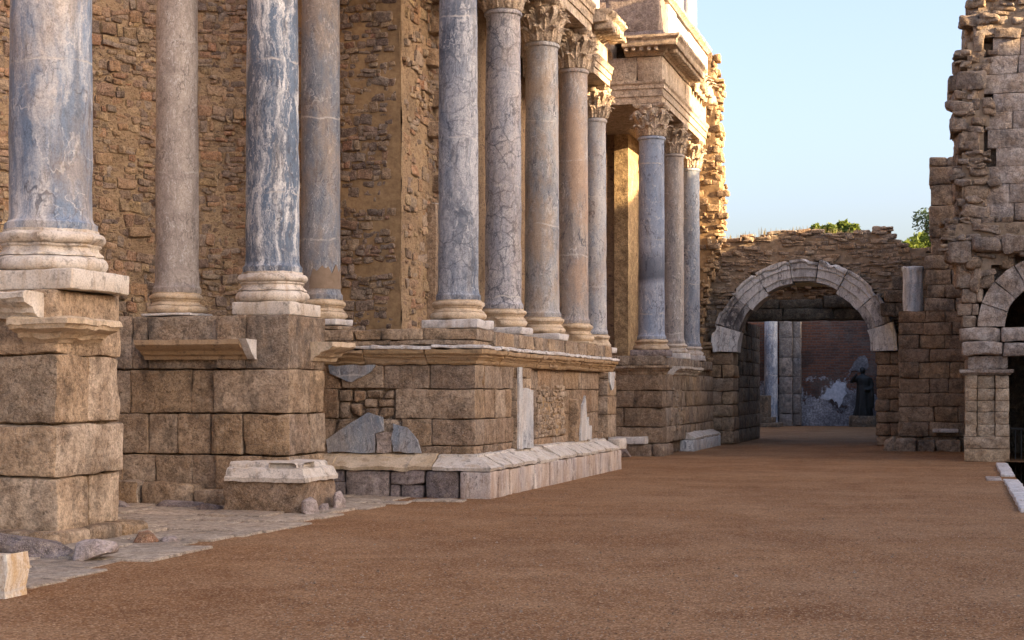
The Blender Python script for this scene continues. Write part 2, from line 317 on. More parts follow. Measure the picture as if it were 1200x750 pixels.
def leaf_mat(name, a, b):
    t = NT(name); isl = t.geo.outputs['Random Per Island']
    t.fin(t.ramp(isl, [(0, a), (1, b)]), .6, None, .3)
    tr = t.t.nodes.new('ShaderNodeBsdfTranslucent'); t.lk(t.ramp(isl, [(0, b), (1, tuple(min(1, x*1.6) for x in b))]), tr.inputs[0])
    mx = t.t.nodes.new('ShaderNodeMixShader'); mx.inputs[0].default_value = .35
    t.t.links.new(t.b.outputs[0], mx.inputs[1]); t.t.links.new(tr.outputs[0], mx.inputs[2]); t.t.links.new(mx.outputs[0], t.out.inputs[0])
    return t.mat
M['leaf'] = leaf_mat('broad leaves', (.045,.085,.018), (.13,.17,.03))
M['leaf_blue'] = leaf_mat('blue green needles', (.03,.06,.035), (.06,.10,.05))
M['grass'] = leaf_mat('dry grass', (.16,.13,.05), (.24,.20,.09))

M['plain_mortar'] = plain('brown repair mortar', (.23,.165,.115), (.30,.22,.16), 6, .9, .2, .4)
M['granite_dark_brown'] = stone_mat('dark brown granite', [(.17,.12,.08), (.22,.155,.105), (.15,.11,.08), (.20,.135,.085)], stain_amt=.6)
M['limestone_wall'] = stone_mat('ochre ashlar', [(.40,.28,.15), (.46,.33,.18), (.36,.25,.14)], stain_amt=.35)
M['purple'] = stone_mat('shaded purple stone', [(.22,.175,.175), (.27,.215,.20), (.24,.19,.19)], stain=(.10,.075,.075), stain_amt=.5, soil=(.24,.17,.14), gain=1.12)  # purple grey tone of a shaded face, for the upper pedestal
M['m_arch_dark2'] = marble_mat('grey crusted keystone', (.30,.28,.275), (.80,.76,.73), 19, 1, 1.2, dark=(.04,.04,.04), balance=.47, dark_amt=.7)
M['lintel'] = stone_mat('mossy grey green lintel', [(.085,.095,.092), (.12,.13,.125), (.10,.105,.10)], stain=(.025,.032,.034), stain_amt=.6, soil=(.10,.118,.115), gain=1.6)
M['pilaster_stone'] = stone_mat('grey green pilaster stone', [(.11,.115,.12), (.16,.15,.145), (.13,.135,.14), (.19,.165,.145)], stain=(.04,.055,.065), stain_amt=.7, soil=(.14,.11,.09), gain=2.3)
M['stump'] = marble_mat('pale blue stump marble', (.36,.42,.50), (.74,.74,.76), 21, .4, 3.0, balance=.47, dark_amt=.35)
M['tower_rubble'] = stone_mat('grey ochre tower rubble', [(.13,.115,.105), (.22,.185,.155), (.18,.16,.145), (.27,.195,.125), (.16,.14,.125), (.21,.18,.155), (.30,.215,.14)], stain=(.035,.033,.034), stain_amt=.6)
M['pilaster_pale'] = stone_mat('pale ochre pilaster stone', [(.40,.31,.215), (.47,.375,.27), (.36,.28,.20), (.44,.32,.20)], stain=(.10,.085,.07), stain_amt=.5, soil=(.34,.21,.11))
M['shard'] = marble_mat('orange white marble', (.60,.42,.23), (.76,.71,.65), 23, .15, 3.0, dark=(.25,.14,.08), balance=.50, dark_amt=.3)
M['pinkstone'] = stone_mat('pale pink stone', [(.50,.41,.38), (.56,.46,.42)], stain=(.25,.2,.18), stain_amt=.4, soil=(.40,.31,.27), gain=1.12)
M['redstone'] = stone_mat('red stone', [(.30,.13,.08), (.36,.17,.10)], stain_amt=.3, gain=1.12)
# ------------------------------------------------------------------ mesh helper
class MB:
    def __init__(s): s.v = []; s.f = []; s.m = []
    def add(s, vs, fs, mi=0):
        o = len(s.v); s.v.extend(vs); s.f.extend([tuple(i+o for i in f) for f in fs]); s.m.extend([mi]*len(fs))
    def build(s, name, mats, parent=None, loc=None, smooth=35):
        """links the collected shapes as ONE mesh object; loc = origin of a top-level thing"""
        if not isinstance(mats, (list, tuple)): mats = [mats]
        me = bpy.data.meshes.new(name)
        vs = s.v
        if loc is not None: vs = [(x-loc[0], y-loc[1], z-loc[2]) for x, y, z in vs]
        me.from_pydata([tuple(v) for v in vs], [], s.f)
        for m in mats: me.materials.append(m)
        me.polygons.foreach_set('material_index', s.m)
        me.update()
        if smooth:
            me.shade_smooth(); me.set_sharp_from_angle(angle=R_(smooth))
        o = bpy.data.objects.new(name, me); COL.objects.link(o)
        if loc is not None: o.location = loc
        if parent is not None:
            o.parent = parent
            if not parent.get('local_parts'):
                w = Vector((0, 0, 0)); q = parent
                while q is not None: w += q.location; q = q.parent
                o.location = -w
        return o

def empty(name, loc, label, cat, group=None):
    o = bpy.data.objects.new(name, None); COL.objects.link(o); o.location = loc
    o.empty_display_size = .3
    return tag(o, label, cat, group)
def tag(o, label=None, cat=None, group=None, kind=None):
    if label: o['label'] = label
    if cat: o['category'] = cat
    if group: o['group'] = group
    o['kind'] = kind or 'thing'
    return o

def nv(p, f, s): return noise.noise_vector(Vector((p[0]*f+s, p[1]*f+s*1.3, p[2]*f-s)))

def stone(mb, x0, x1, y0, y1, z0, z1, r=.03, a=.012, cell=.13, mi=0, rot=0, M4=None, tilt=None):
    """one cut or broken stone: box with worn edges and an uneven face"""
    s = rnd.uniform(0, 400)
    L = (x1-x0, y1-y0, z1-z0); c = Vector(((x0+x1)/2, (y0+y1)/2, (z0+z1)/2))
    r = min(r, min(L)*.42)
    ax = []
    for l in L:
        n = max(1, min(16, int(round((l-2*r)/cell))))
        ax.append([0]+[r+(l-2*r)*i/n for i in range(n+1)]+[l])
    nx, ny, nz = len(ax[0]), len(ax[1]), len(ax[2])
    idx = {}; vs = []; fs = []
    mat = M4
    if mat is None and (rot or tilt):
        e = tilt or (0, 0, 0)
        mat = Matrix.Translation(c) @ Matrix.Rotation(rot, 4, 'Z') @ Matrix.Rotation(e[0], 4, 'X') @ Matrix.Rotation(e[1], 4, 'Y') @ Matrix.Translation(-c)
    chips = []
    if max(L) > .35:
        for _ in range(rnd.choice((0, 1, 1, 2, 3))):
            e = [rnd.choice((0, l)) for l in L]; e[rnd.randrange(3)] = None
            cpt = [rnd.uniform(0, L[d]) if e[d] is None else e[d] for d in range(3)]
            chips.append((Vector((x0+cpt[0], y0+cpt[1], z0+cpt[2])), rnd.uniform(.05, .16), rnd.uniform(.4, 1.3)))
    def vid(i, j, k):
        key = (i, j, k)
        if key in idx: return idx[key]
        p = (ax[0][i], ax[1][j], ax[2][k]); q = [min(max(p[d], r), L[d]-r) for d in range(3)]
        dv = Vector([p[d]-q[d] for d in range(3)])
        if dv.length > 1e-9: dv = dv.normalized()*r
        w = Vector((x0+q[0]+dv.x, y0+q[1]+dv.y, z0+q[2]+dv.z))
        n1 = nv(w, 2.2, s)*a*1.4 + nv(w, 7.5, s)*a*.7
        if a > .02: n1 += nv(w, 17, s)*a*.3
        w = w+n1
        for cp, cr, cs in chips:
            dd = (w-cp).length
            if dd < cr: w = w+(c-w).normalized()*(cr-dd)*.55
        if mat is not None: w = mat @ w
        idx[key] = len(vs); vs.append(w); return idx[key]
    for i in range(nx-1):
        for j in range(ny-1):
            fs.append((vid(i,j,0), vid(i,j+1,0), vid(i+1,j+1,0), vid(i+1,j,0)))
            fs.append((vid(i,j,nz-1), vid(i+1,j,nz-1), vid(i+1,j+1,nz-1), vid(i,j+1,nz-1)))
    for i in range(nx-1):
        for k in range(nz-1):
            fs.append((vid(i,0,k), vid(i+1,0,k), vid(i+1,0,k+1), vid(i,0,k+1)))
            fs.append((vid(i,ny-1,k), vid(i,ny-1,k+1), vid(i+1,ny-1,k+1), vid(i+1,ny-1,k)))
    for j in range(ny-1):
        for k in range(nz-1):
            fs.append((vid(0,j,k), vid(0,j,k+1), vid(0,j+1,k+1), vid(0,j+1,k)))
            fs.append((vid(nx-1,j,k), vid(nx-1,j+1,k), vid(nx-1,j+1,k+1), vid(nx-1,j,k+1)))
    mb.add(vs, fs, mi)

def box(mb, x0, x1, y0, y1, z0, z1, mi=0):
    mb.add([(x0,y0,z0),(x1,y0,z0),(x1,y1,z0),(x0,y1,z0),(x0,y0,z1),(x1,y0,z1),(x1,y1,z1),(x0,y1,z1)],
           [(0,3,2,1),(4,5,6,7),(0,1,5,4),(1,2,6,5),(2,3,7,6),(3,0,4,7)], mi)

def course_x(mb, x0, x1, y0, y1, z0, z1, joints=None, n=(.5, .95), r=.016, a=.011, gap=.008, jut=.014, cell=.11):
    """blocks in a row along X; joints = list of X of the upright joints, or random lengths"""
    xs = joint_list(x0, x1, joints, n)
    for p, q in zip(xs, xs[1:]):
        j = rnd.uniform(-jut, jut)
        stone(mb, p+gap/2, q-gap/2, y0+j, y1+j, z0+gap*.4, z1-gap*.4, r*rnd.uniform(.7, 1.5), a, cell)
def course_y(mb, x0, x1, y0, y1, z0, z1, joints=None, n=(.5, .95), r=.016, a=.011, gap=.008, jut=.014, cell=.11):
    ys = joint_list(y0, y1, joints, n)
    for p, q in zip(ys, ys[1:]):
        j = rnd.uniform(-jut, jut)
        stone(mb, x0+j, x1+j, p+gap/2, q-gap/2, z0+gap*.4, z1-gap*.4, r*rnd.uniform(.7, 1.5), a, cell)
def joint_list(a, b, joints, n):
    if joints is not None: return [a]+list(joints)+[b]
    xs = [a]
    while xs[-1] < b:
        xs.append(xs[-1]+rnd.uniform(*n))
    xs[-1] = b
    if len(xs) > 2 and xs[-1]-xs[-2] < n[0]*.5: xs.pop(-2)
    return xs

def rubble_face(mb, p0, u, nrm, W, z0, z1, inside=None, h=(.09,.2), l=(.16,.42), depth=.3, a=.022, r=.03, jut=.05, cell=.14, mi=0, skip=.05, bed=.03, proud=0):
    """courses of rough stones bedded in a sheet of mortar on a vertical face that starts at p0 and runs along u; nrm points out"""
    u = Vector(u).normalized(); nrm = Vector(nrm).normalized()
    B = Matrix(((u.x, -nrm.x, 0), (u.y, -nrm.y, 0), (0, 0, 1)))
    z = z0
    while z < z1:
        hh = rnd.uniform(*h); x = -rnd.uniform(0, .2)
        while x < W:
            ll = rnd.uniform(*l)*(.7 if hh < sum(h)/2 else 1.1)
            if (inside is None or inside(x+ll/2, z+hh/2)) and rnd.random() > skip:
                o = rnd.gauss(0, jut*.6)+proud
                parts = [(z, hh)] if rnd.random() > .3 or hh < .1 else [(z, hh*.45), (z+hh*.46, hh*.54)]
                for zz, hz in parts:
                    hz *= rnd.uniform(.85, 1.1)
                    T = Matrix.Translation((p0[0], p0[1], 0)) @ B.to_4x4() @ Matrix.Translation((x+ll/2, depth/2-o, zz+hz/2)) @ Matrix.Rotation(rnd.gauss(0, .09), 4, 'Y') @ Matrix.Rotation(rnd.gauss(0, .12), 4, 'Z') @ Matrix.Rotation(rnd.gauss(0, .10), 4, 'X')
                    stone(mb, -ll/2+.004, ll/2-.004, -depth/2, depth/2, -hz/2, hz/2, min(r*rnd.uniform(.5, 1.4), hz*.3), a, min(cell, hz*.8), mi, M4=T)
            x += ll
        z += hh
    if bed is not None:                                   # mortar bed
        st = .12; nx, nz = int(W/st), int((z1-z0)/st); idx = {}; vs = []; fs = []
        def vid(i, j):
            if (i, j) not in idx:
                e = noise.noise(Vector((i*.35, j*.35, p0[0])))*.035+noise.noise(Vector((i*1.1, j*1.1, p0[1])))*.02
                q = Vector((p0[0], p0[1], 0))+(u*(i*st)+nrm*(e-bed)).to_3d(); q.z = z0+j*st
                idx[i, j] = len(vs); vs.append(q)
            return idx[i, j]
        u = Vector((u.x, u.y, 0)); nrm = Vector((nrm.x, nrm.y, 0))
        for i in range(nx):
            for j in range(nz):
                if inside is None or all(inside(i*st+dx, z0+j*st+dz) for dx, dz in ((-.05,-.05), (st+.05,-.05), (-.05,st+.05), (st+.05,st+.05))):
                    fs.append((vid(i,j), vid(i+1,j), vid(i+1,j+1), vid(i,j+1)))
        mb.add(vs, fs, BED)
BED = 1

def sweep(mb, prof, path, seg=.55, gap=.008, jit=.006, a=.008, mi=0, sub=.14, closed=True):
    """moulding: profile [(outward, z)] run along a ground path, cut into separate stones; outward = right-hand side"""
    P = [Vector((p[0], p[1])) for p in path]
    D = [(P[i+1]-P[i]) for i in range(len(P)-1)]; Ls = [d.length for d in D]; D = [d.normalized() for d in D]
    tot = sum(Ls); cum = [0]
    for l in Ls: cum.append(cum[-1]+l)
    corners = cum[1:-1]
    def at(s):
        for i in range(len(Ls)):
            if s <= cum[i+1]+1e-9 or i == len(Ls)-1:
                pt = P[i]+D[i]*(s-cum[i]); o = Vector((D[i].y, -D[i].x))
                if i+1 < len(Ls) and abs(s-cum[i+1]) < 1e-6:
                    o2 = Vector((D[i+1].y, -D[i+1].x)); m = (o+o2); m = m/ (m.length_squared)*2
                    return pt, m
                return pt, o
    cuts = [0]
    while cuts[-1] < tot:
        nx = cuts[-1]+seg*rnd.uniform(.75, 1.35)
        for c in corners:
            if abs(nx-c) < .25: nx = c+.3
        cuts.append(nx)
    cuts[-1] = tot
    if len(cuts) > 2 and cuts[-1]-cuts[-2] < .15: cuts.pop(-2)
    for s0, s1 in zip(cuts, cuts[1:]):
        ss = [s0+gap/2]; n = max(1, int((s1-s0)/sub))
        ss += [s0+(s1-s0)*i/n for i in range(1, n)]; ss.append(s1-gap/2)
        ss += [c for c in corners if s0 < c < s1]; ss = sorted(set(ss))
        ss = [x for i, x in enumerate(ss) if x in corners or not any(abs(x-c) < .03 for c in corners)]
        dz = rnd.uniform(-jit, jit); do = rnd.uniform(-jit, jit); sd = rnd.uniform(0, 300)
        vs = []; fs = []; k = len(prof)
        for s in ss:
            pt, o = at(s)
            for (w, z) in prof:
                q = Vector((pt.x+o.x*(w+do), pt.y+o.y*(w+do), z+dz))
                vs.append(q + nv(q, 5, sd)*a + nv(q, 16, sd)*a*.6)
        for i in range(len(ss)-1):
            for j in range(k):
                jj = (j+1) % k
                fs.append((i*k+j, (i+1)*k+j, (i+1)*k+jj, i*k+jj))
        fs.append(tuple(range(k))); fs.append(tuple(reversed([(len(ss)-1)*k+j for j in range(k)])))
        mb.add(vs, fs, mi)

def lathe(mb, prof, n=48, a=.0, mi=0, cx=0, cy=0, chip=0):
    sd = rnd.uniform(0, 300); vs = []; fs = []; k = len(prof)
    for i in range(n):
        t = 2*math.pi*i/n
        for r, z in prof:
            q = Vector((cx+r*math.cos(t), cy+r*math.sin(t), z))
            if a: q += nv(q, 3, sd)*a + nv(q, 12, sd)*a*.5
            if chip:
                c = noise.noise(Vector((q.x*3.2+sd, q.y*3.2, q.z*3.2)))
                if c > .28: q.x -= (c-.28)*chip*math.cos(t); q.y -= (c-.28)*chip*math.sin(t)
            vs.append(q)
    for i in range(n):
        ii = (i+1) % n
        for j in range(k-1): fs.append((i*k+j, ii*k+j, ii*k+j+1, i*k+j+1))
    fs.append(tuple(reversed([i*k for i in range(n)]))); fs.append(tuple([i*k+k-1 for i in range(n)]))
    mb.add(vs, fs, mi)

def prism(mb, pts, axis, t0, t1, mi=0, a=.006):
    """outline extruded between t0 and t1: axis 'y' outlines are (x,z), axis 'x' outlines are (y,z)"""
    sd = rnd.uniform(0, 99); out = []; fq = 5 if a > .03 else 9
    n0 = len(pts)
    for i in range(n0):
        p, q = pts[i], pts[(i+1) % n0]; L = math.hypot(q[0]-p[0], q[1]-p[1]); m = max(1, int(L/.1))
        for j in range(m):
            out.append((p[0]+(q[0]-p[0])*j/m, p[1]+(q[1]-p[1])*j/m))
    n = len(out); vs = []
    for t in (t0, t1):
        for (u, z) in out:
            e = nv((u, z, 0), fq, sd)*a*1.5 + nv((u, z, 0), 23, sd)*a*.7
            vs.append(Vector((u+e.x, t, z+e.y)) if axis == 'y' else Vector((t, u+e.x, z+e.y)))
    fs = [(i, (i+1) % n, (i+1) % n+n, i+n) for i in range(n)] + [tuple(reversed(range(n))), tuple(range(n, 2*n))]
    mb.add(vs, fs, mi)

# ------------------------------------------------------------------ column
def shaft_mb(R, z0, z1, top=.87):
    mb = MB(); H = z1-z0; pr = [(0.02, z0), (R*1.10, z0), (R*1.115, z0+.02), (R*1.115, z0+.075), (R*1.04, z0+.105), (R*1.01, z0+.16)]
    for i in range(1, 24):
        t = i/24; pr.append((R*(1-(1-top)*t**1.6), z0+.16+(H-.34)*t))
    rt = R*top
    pr += [(rt, z1-.12), (rt*1.03, z1-.09), (rt*1.10, z1-.075), (rt*1.125, z1-.05), (rt*1.10, z1-.022), (rt*1.03, z1-.012), (rt*1.03, z1), (0.02, z1)]
    lathe(mb, pr, 56, .006, chip=.05)
    return mb
def base_mb(R, z0, z1, wide=1.38):
    """attic base: two rolls and a hollow"""
    mb = MB(); h = z1-z0; Rb = R*wide; pr = [(.02, z0)]
    for i in range(9):
        t = -math.pi/2+math.pi*i/8; pr.append((Rb-h*.19+h*.19*math.cos(t), z0+h*.19+h*.19*math.sin(t)))
    pr += [(R*1.27, z0+h*.385), (R*1.27, z0+h*.42)]
    for i in range(1, 7):
        t = i/7; pr.append((R*1.27-(R*.13)*math.sin(t*math.pi*.62), z0+h*(.42+.19*t)))
    pr += [(R*1.20, z0+h*.62), (R*1.20, z0+h*.66)]
    for i in range(7):
        t = -math.pi/2+math.pi*i/6; pr.append((R*1.17+h*.13*math.cos(t), z0+h*.80+h*.13*math.sin(t)))
    pr += [(R*1.15, z0+h*.94), (R*1.15, z1), (.02, z1)]
    lathe(mb, pr, 64, .014, chip=.26)
    return mb
def leaf(mb, ang, r0, z0, h, w, out, lobes=4, drop=.3):
    """acanthus leaf that stands on the bell and curls outward at its tip"""
    n = 10; m = 4; vs = []; fs = []
    ca, sa = math.cos(ang), math.sin(ang)
    for side in (0, 1):
        for i in range(n+1):
            t = i/n
            rr = r0+.012+.05*math.sin(t*1.6)+out*max(0, t-.55)**1.6*3.2
            zz = z0+h*(t if t < .85 else .85+(.15*(1-((t-.85)/.15)*(1+drop))))
            ww = w*(.80+.25*math.sin(t*math.pi))*(1-.55*max(0, t-.7)/.3)
            ww *= 1-.34*(.5+.5*math.cos(t*lobes*2*math.pi))*(.4+.6*t)
            for j in range(-m, m+1):
                u = j/m
                rel = .030*(1-abs(u))+.016*math.cos(u*math.pi*3)+(-.018*abs(u)**2)
                q = rr+rel-(.030 if side else 0)
                x, y = q, u*ww*.5
                vs.append(Vector((x*ca-y*sa, x*sa+y*ca, zz)))
    k = 2*m+1; o = (n+1)*k
    for i in range(n):
        for j in range(2*m):
            a0 = i*k+j
            fs.append((a0, a0+1, a0+k+1, a0+k)); fs.append((o+a0, o+a0+k, o+a0+k+1, o+a0+1))
    for i in range(n):
        a0 = i*k; b0 = i*k+2*m
        fs.append((a0, a0+k, o+a0+k, o+a0)); fs.append((b0, o+b0, o+b0+k, b0+k))
    for j in range(2*m):
        fs.append((n*k+j, n*k+j+1, o+n*k+j+1, o+n*k+j))
    mb.add(vs, fs)
def capital_mb(Rt, z0, H):
    mb = MB(); zb = z0; bh = H*.86
    pr = [(.02, zb), (Rt*.97, zb)]+[(Rt*(.97+.30*(i/8)**2.2), zb+bh*i/8) for i in range(1, 9)]+[(.02, zb+bh)]
    lathe(mb, pr, 40, .008)
    for i in range(8): leaf(mb, math.pi/4*(i+.5), Rt*1.0, zb+bh*.10, bh*.66, Rt*.86, .16*Rt/.3, 5)
    for i in range(8): leaf(mb, math.pi/4*i, Rt*1.0, zb+.005, bh*.42, Rt*.95, .15*Rt/.3, 4)
    for i in range(16): leaf(mb, math.pi/8*(i+.5), Rt*1.04, zb+bh*.50, bh*.34, Rt*.36, .14*Rt/.3, 3)
    for i in range(4):                                  # corner scrolls
        an = math.pi/4+math.pi/2*i; d = Vector((math.cos(an), math.sin(an), 0)); e = Vector((-d.y, d.x, 0))
        vs = []; fs = []; n = 20
        for kk in range(n+1):
            t = kk/n; th = -1.2+t*5.6; sp = Rt*.30*(1-.72*t)
            c0 = d*(Rt*1.36)+Vector((0, 0, zb+bh*.80))
            ce = c0+d*(math.cos(th)*sp)+Vector((0, 0, math.sin(th)*sp))
            if t < .12: ce = ce.lerp(d*(Rt*1.08)+Vector((0, 0, zb+bh*.45)), 1-t/.12)
            wd = Rt*.16*(1-.35*t); th_ = .028
            nn = (d*math.cos(th)+Vector((0, 0, math.sin(th))))
            for (a_, b_) in ((-1, 1), (1, 1), (1, -1), (-1, -1)): vs.append(ce+e*wd*a_+nn*th_*b_)
        for kk in range(n):
            for j in range(4):
                jj = (j+1) % 4; fs.append((kk*4+j, kk*4+jj, kk*4+4+jj, kk*4+4+j))
        mb.add(vs, fs)
        for sgn in (-1, 1):                             # inner tendrils
            an2 = an+sgn*.52; c = Vector((math.cos(an2), math.sin(an2), 0))*Rt*1.22; c.z = zb+bh*.84
            stone(mb, c.x-.05, c.x+.05, c.y-.05, c.y+.05, c.z-.06, c.z+.06, .04, .01, .05)
    return mb
def abacus_mb(Rt, z0, z1):
    mb = MB(); vs = []; n = 10; ring = []
    for i in range(4):
        a0 = math.pi/4+math.pi/2*i; a1 = a0+math.pi/2
        p0 = Vector((math.cos(a0), math.sin(a0)))*Rt*1.92; p1 = Vector((math.cos(a1), math.sin(a1)))*Rt*1.92
        mid = (p0+p1).normalized()
        for j in range(n):
            t = .05+.9*j/(n-1)
            ring.append(p0.lerp(p1, t)-mid*math.sin(t*math.pi)*Rt*.27)
    fs = []; k = len(ring); L = [(.90, 0), (.94, .3), (.97, .45), (1.0, .5), (1.0, 1)]
    for (sc, t) in L:
        for p in ring:
            q = Vector((p.x*sc, p.y*sc, z0+(z1-z0)*t)); vs.append(q+nv(q, 9, Rt*70)*.012)
    for l in range(len(L)-1):
        for j in range(k):
            jj = (j+1) % k; fs.append((l*k+j, l*k+jj, l*k+k+jj, l*k+k+j))
    fs.append(tuple(reversed(range(k)))); fs.append(tuple(range((len(L)-1)*k, len(L)*k)))
    mb.add(vs, fs)
    for i in range(4):
        an = math.pi/2*i; c = Vector((math.cos(an), math.sin(an)))*Rt*1.12
        stone(mb, c.x-.08, c.x+.08, c.y-.08, c.y+.08, z0-.05, z1-.01, .05, .02, .06)
    return mb

def column(x, y, zf, R, zb, zs, za, zt, shaft, label, plinth=None, base='cream', top=.9, pl_mat='white_clean', group='columns of the stage front', patch=None):
    """zf foot, zb top of plinth, zs foot of shaft, za neck, zt top of capital"""
    t = empty('marble_column', (x, y, zf), label, 'column', group)
    t['local_parts'] = 1
    L = lambda z: z-zf
    sh = shaft_mb(R, L(zs), L(za), top).build('shaft', M[shaft], t)
    base_mb(R, L(zb), L(zs)).build('base', M[base], t)
    if plinth:
        mb = MB(); w = plinth
        if isinstance(w, tuple):
            stone(mb, w[0], w[1], w[2], w[3], 0.0, L(zb), .02, .012, .1)
        else: stone(mb, -w, w, -w, w, 0.0, L(zb), .02, .010, .1)
        mb.build('plinth', M[pl_mat], t)
    if patch:
        a0, a1, h = patch; mb = MB(); vs = []; fs = []; n = 22; k = 10
        for lay, rr in ((0, R*1.03), (1, R*.94)):
            for i in range(n+1):
                an = a0+(a1-a0)*i/n; hh = h*(.75+.4*noise.noise(Vector((i*.37, 3, 1))))*min(1, .45+min(i, n-i)/4)
                for j in range(k+1):
                    z = L(zs)+.17+hh*j/k; vs.append(Vector((rr*math.cos(an), rr*math.sin(an), z)))
        o = (n+1)*(k+1)
        for i in range(n):
            for j in range(k):
                q = i*(k+1)+j; fs.append((q, q+k+1, q+k+2, q+1)); fs.append((o+q, o+q+1, o+q+k+2, o+q+k+1))
            q = i*(k+1)+k; fs.append((q, q+k+1, o+q+k+1, o+q))
        mb.add(vs, fs); pt = mb.build('mortar_repair', M['plain_mortar'], t)
    H = zt-za
    cp = capital_mb(R*top, L(za), H).build('capital', M['limestone'], t, smooth=50)
    cp['local_parts'] = 1
    abacus_mb(R*top, L(za)+H*.865, L(zt)).build('abacus', M['limestone'], cp)
    del t['local_parts'], cp['local_parts']
    return t

ZT = 8.84
column(-9.45, 15.17, 2.67, .44, 2.88, 3.33, 8.0, ZT, 'm_first', 'thick blue and white marble column on the nearest broken pedestal, at the left edge', (-.60,.62,-.62,.58), 'white', pl_mat='white', top=.92)
column(-9.50, 21.05, 2.69, .385, 2.87, 3.31, 8.02, ZT, 'm_streak', 'dark blue column with bold white vertical streaks, on the corner of the second pedestal', (-.40,.50,-.52,.62), 'white', pl_mat='white', top=.93)
column(-11.02, 21.05, 2.70, .315, 2.74, 3.04, 8.05, ZT, 'm_pink', 'beige grey slender column against the ochre rubble wall, left of the white streaked one', .42, 'cream', top=.93)
column(-9.72, 23.37, 2.64, .315, 2.74, 3.05, 8.05, ZT, 'm_grey', 'grey column with tan clouds and a brown mortar repair at its foot', .44, 'cream', top=.95, patch=(-1.75, .35, .42))
column(-7.44, 23.41, 2.57, .315, 2.71, 3.01, 8.07, ZT, 'm_crack', 'dark blue crazed marble column at the near corner of the long podium', (-.45,.45,-.45,.45), 'cream', top=.92)
column(-7.44, 25.93, 2.57, .315, 2.69, 3.0, 8.07, ZT, 'm_lilac', 'pale lilac crazed marble column, second from the near corner of the long podium', .42, 'cream', top=.93)
column(-7.44, 28.55, 2.55, .325, 2.67, 2.98, 8.07, ZT, 'm_cloud', 'clouded grey and tan marble column, third from the near corner of the long podium', .44, 'cream', top=.92)
column(-7.44, 31.04, 2.55, .31, 2.60, 2.96, 8.07, ZT, 'm_tan', 'tan grey marble column under the broken end of the main architrave', .42, 'cream', top=.93, pl_mat='cream')
column(-7.44, 33.05, 2.42, .25, 2.54, 2.82, 7.42, 8.10, 'm_pale', 'shorter thin pale blue column at the far end of the long podium', .40, 'cream', top=.93)
column(-7.44, 39.56, 2.50, .335, 2.65, 2.92, 8.04, ZT, 'm_smooth', 'smooth blue marble column with a dark band, on the near corner of the far podium', .46, 'cream', top=.95, pl_mat='bluestone')
column(-7.44, 42.62, 2.49, .315, 2.64, 2.90, 8.04, ZT, 'm_beige', 'beige streaked marble column between two blue ones on the far podium', .43, 'white', top=.95)
column(-7.44, 45.48, 2.49, .30, 2.64, 2.90, 8.04, ZT, 'm_slate', 'slate blue marble column at the far end of the far podium, beside the rubble pier', .42, 'white', top=.95)

# ------------------------------------------------------------------ setting: ground
def ground():
    mb = MB(); E = 1.06; Z = -1.25; big = 900
    # stage level: everything left of the stage edge, plus all that lies beyond the far wall
    xs = [-big, -60, -12, -10, -8, -6, -4, -2, 0, E]; ys = [-60, -5, 5, 10, 15, 20, 25, 30, 37.75, 60, 90, 200, big]
    fs = []; vs = [(x, y, 0) for y in ys for x in xs]; n = len(xs)
    for j in range(len(ys)-1):
        for i in range(n-1): fs.append((j*n+i, j*n+i+1, j*n+n+i+1, j*n+n+i))
    mb.add(vs, fs)
    mb.add([(E,37.75,0),(big,37.75,0),(big,big,0),(E,big,0)], [(0,1,2,3)])
    mb.add([(E,-60,Z),(big,-60,Z),(big,44,Z),(E,44,Z)], [(0,1,2,3)])
    mb.add([(E,-60,Z),(E,37.75,Z),(E,37.75,0),(E,-60,0)], [(0,1,2,3)])
    mb.add([(2.85,37.75,Z),(big,37.75,Z),(big,37.75,0),(2.85,37.75,0)], [(0,1,2,3)])
    o = mb.build('ground', M['ground'], smooth=0); tag(o, kind='structure')
ground()
def paving():
    mb = MB(); y = 10.4; row = 0
    while y < 22.6:
        d = rnd.uniform(.55, .95); x1 = -7.25-.06*(y-11)+rnd.uniform(-.28, .18); x = x1
        lim = -13.2
        while x > lim:
            w = rnd.uniform(.7, 1.6); z = rnd.uniform(.010, .030)
            stone(mb, x-w+.012, x-.012, y+.012, y+d-.012, -.12, z+(.015 if rnd.random() < .15 else 0), .014, .007, .14, tilt=(rnd.gauss(0,.004), rnd.gauss(0,.006), 0), rot=rnd.gauss(0,.02))
            x -= w
        y += d
    o = mb.build('paving', M['paving']); tag(o, kind='structure')
paving()
def pebbles():
    mb = MB()
    for i in range(11000):
        d = 8.2+18*rnd.random()**1.7; x = rnd.uniform(-.36, .05)*d*1.25; y = d
        if x < -7.05 and y > 10.4: continue
        s = rnd.uniform(.004, .011)*(2.2 if rnd.random() < .012 else 1); a = rnd.uniform(0, 6.3); c, q = math.cos(a)*s, math.sin(a)*s; e = rnd.uniform(.6, 1.3)
        mb.add([(x+c,y+q,.0),(x-q*e,y+c*e,0),(x-c,y-q,0),(x+q*e,y-c*e,0),(x+c*.3,y,s*.9),(x-c*.3,y+q*.3,s*.8)], [(0,1,4),(1,5,4),(1,2,5),(2,3,5),(3,4,5),(3,0,4)])
    t = stone_mat('loose gravel', [(.12,.06,.035), (.28,.15,.08), (.38,.25,.16), (.20,.10,.055), (.46,.36,.28)], stain_amt=.1, gain=1.1)
    o = mb.build('gravel', t, smooth=0); tag(o, 'loose reddish grit scattered on the trodden ground', None, None, 'stuff')
pebbles()

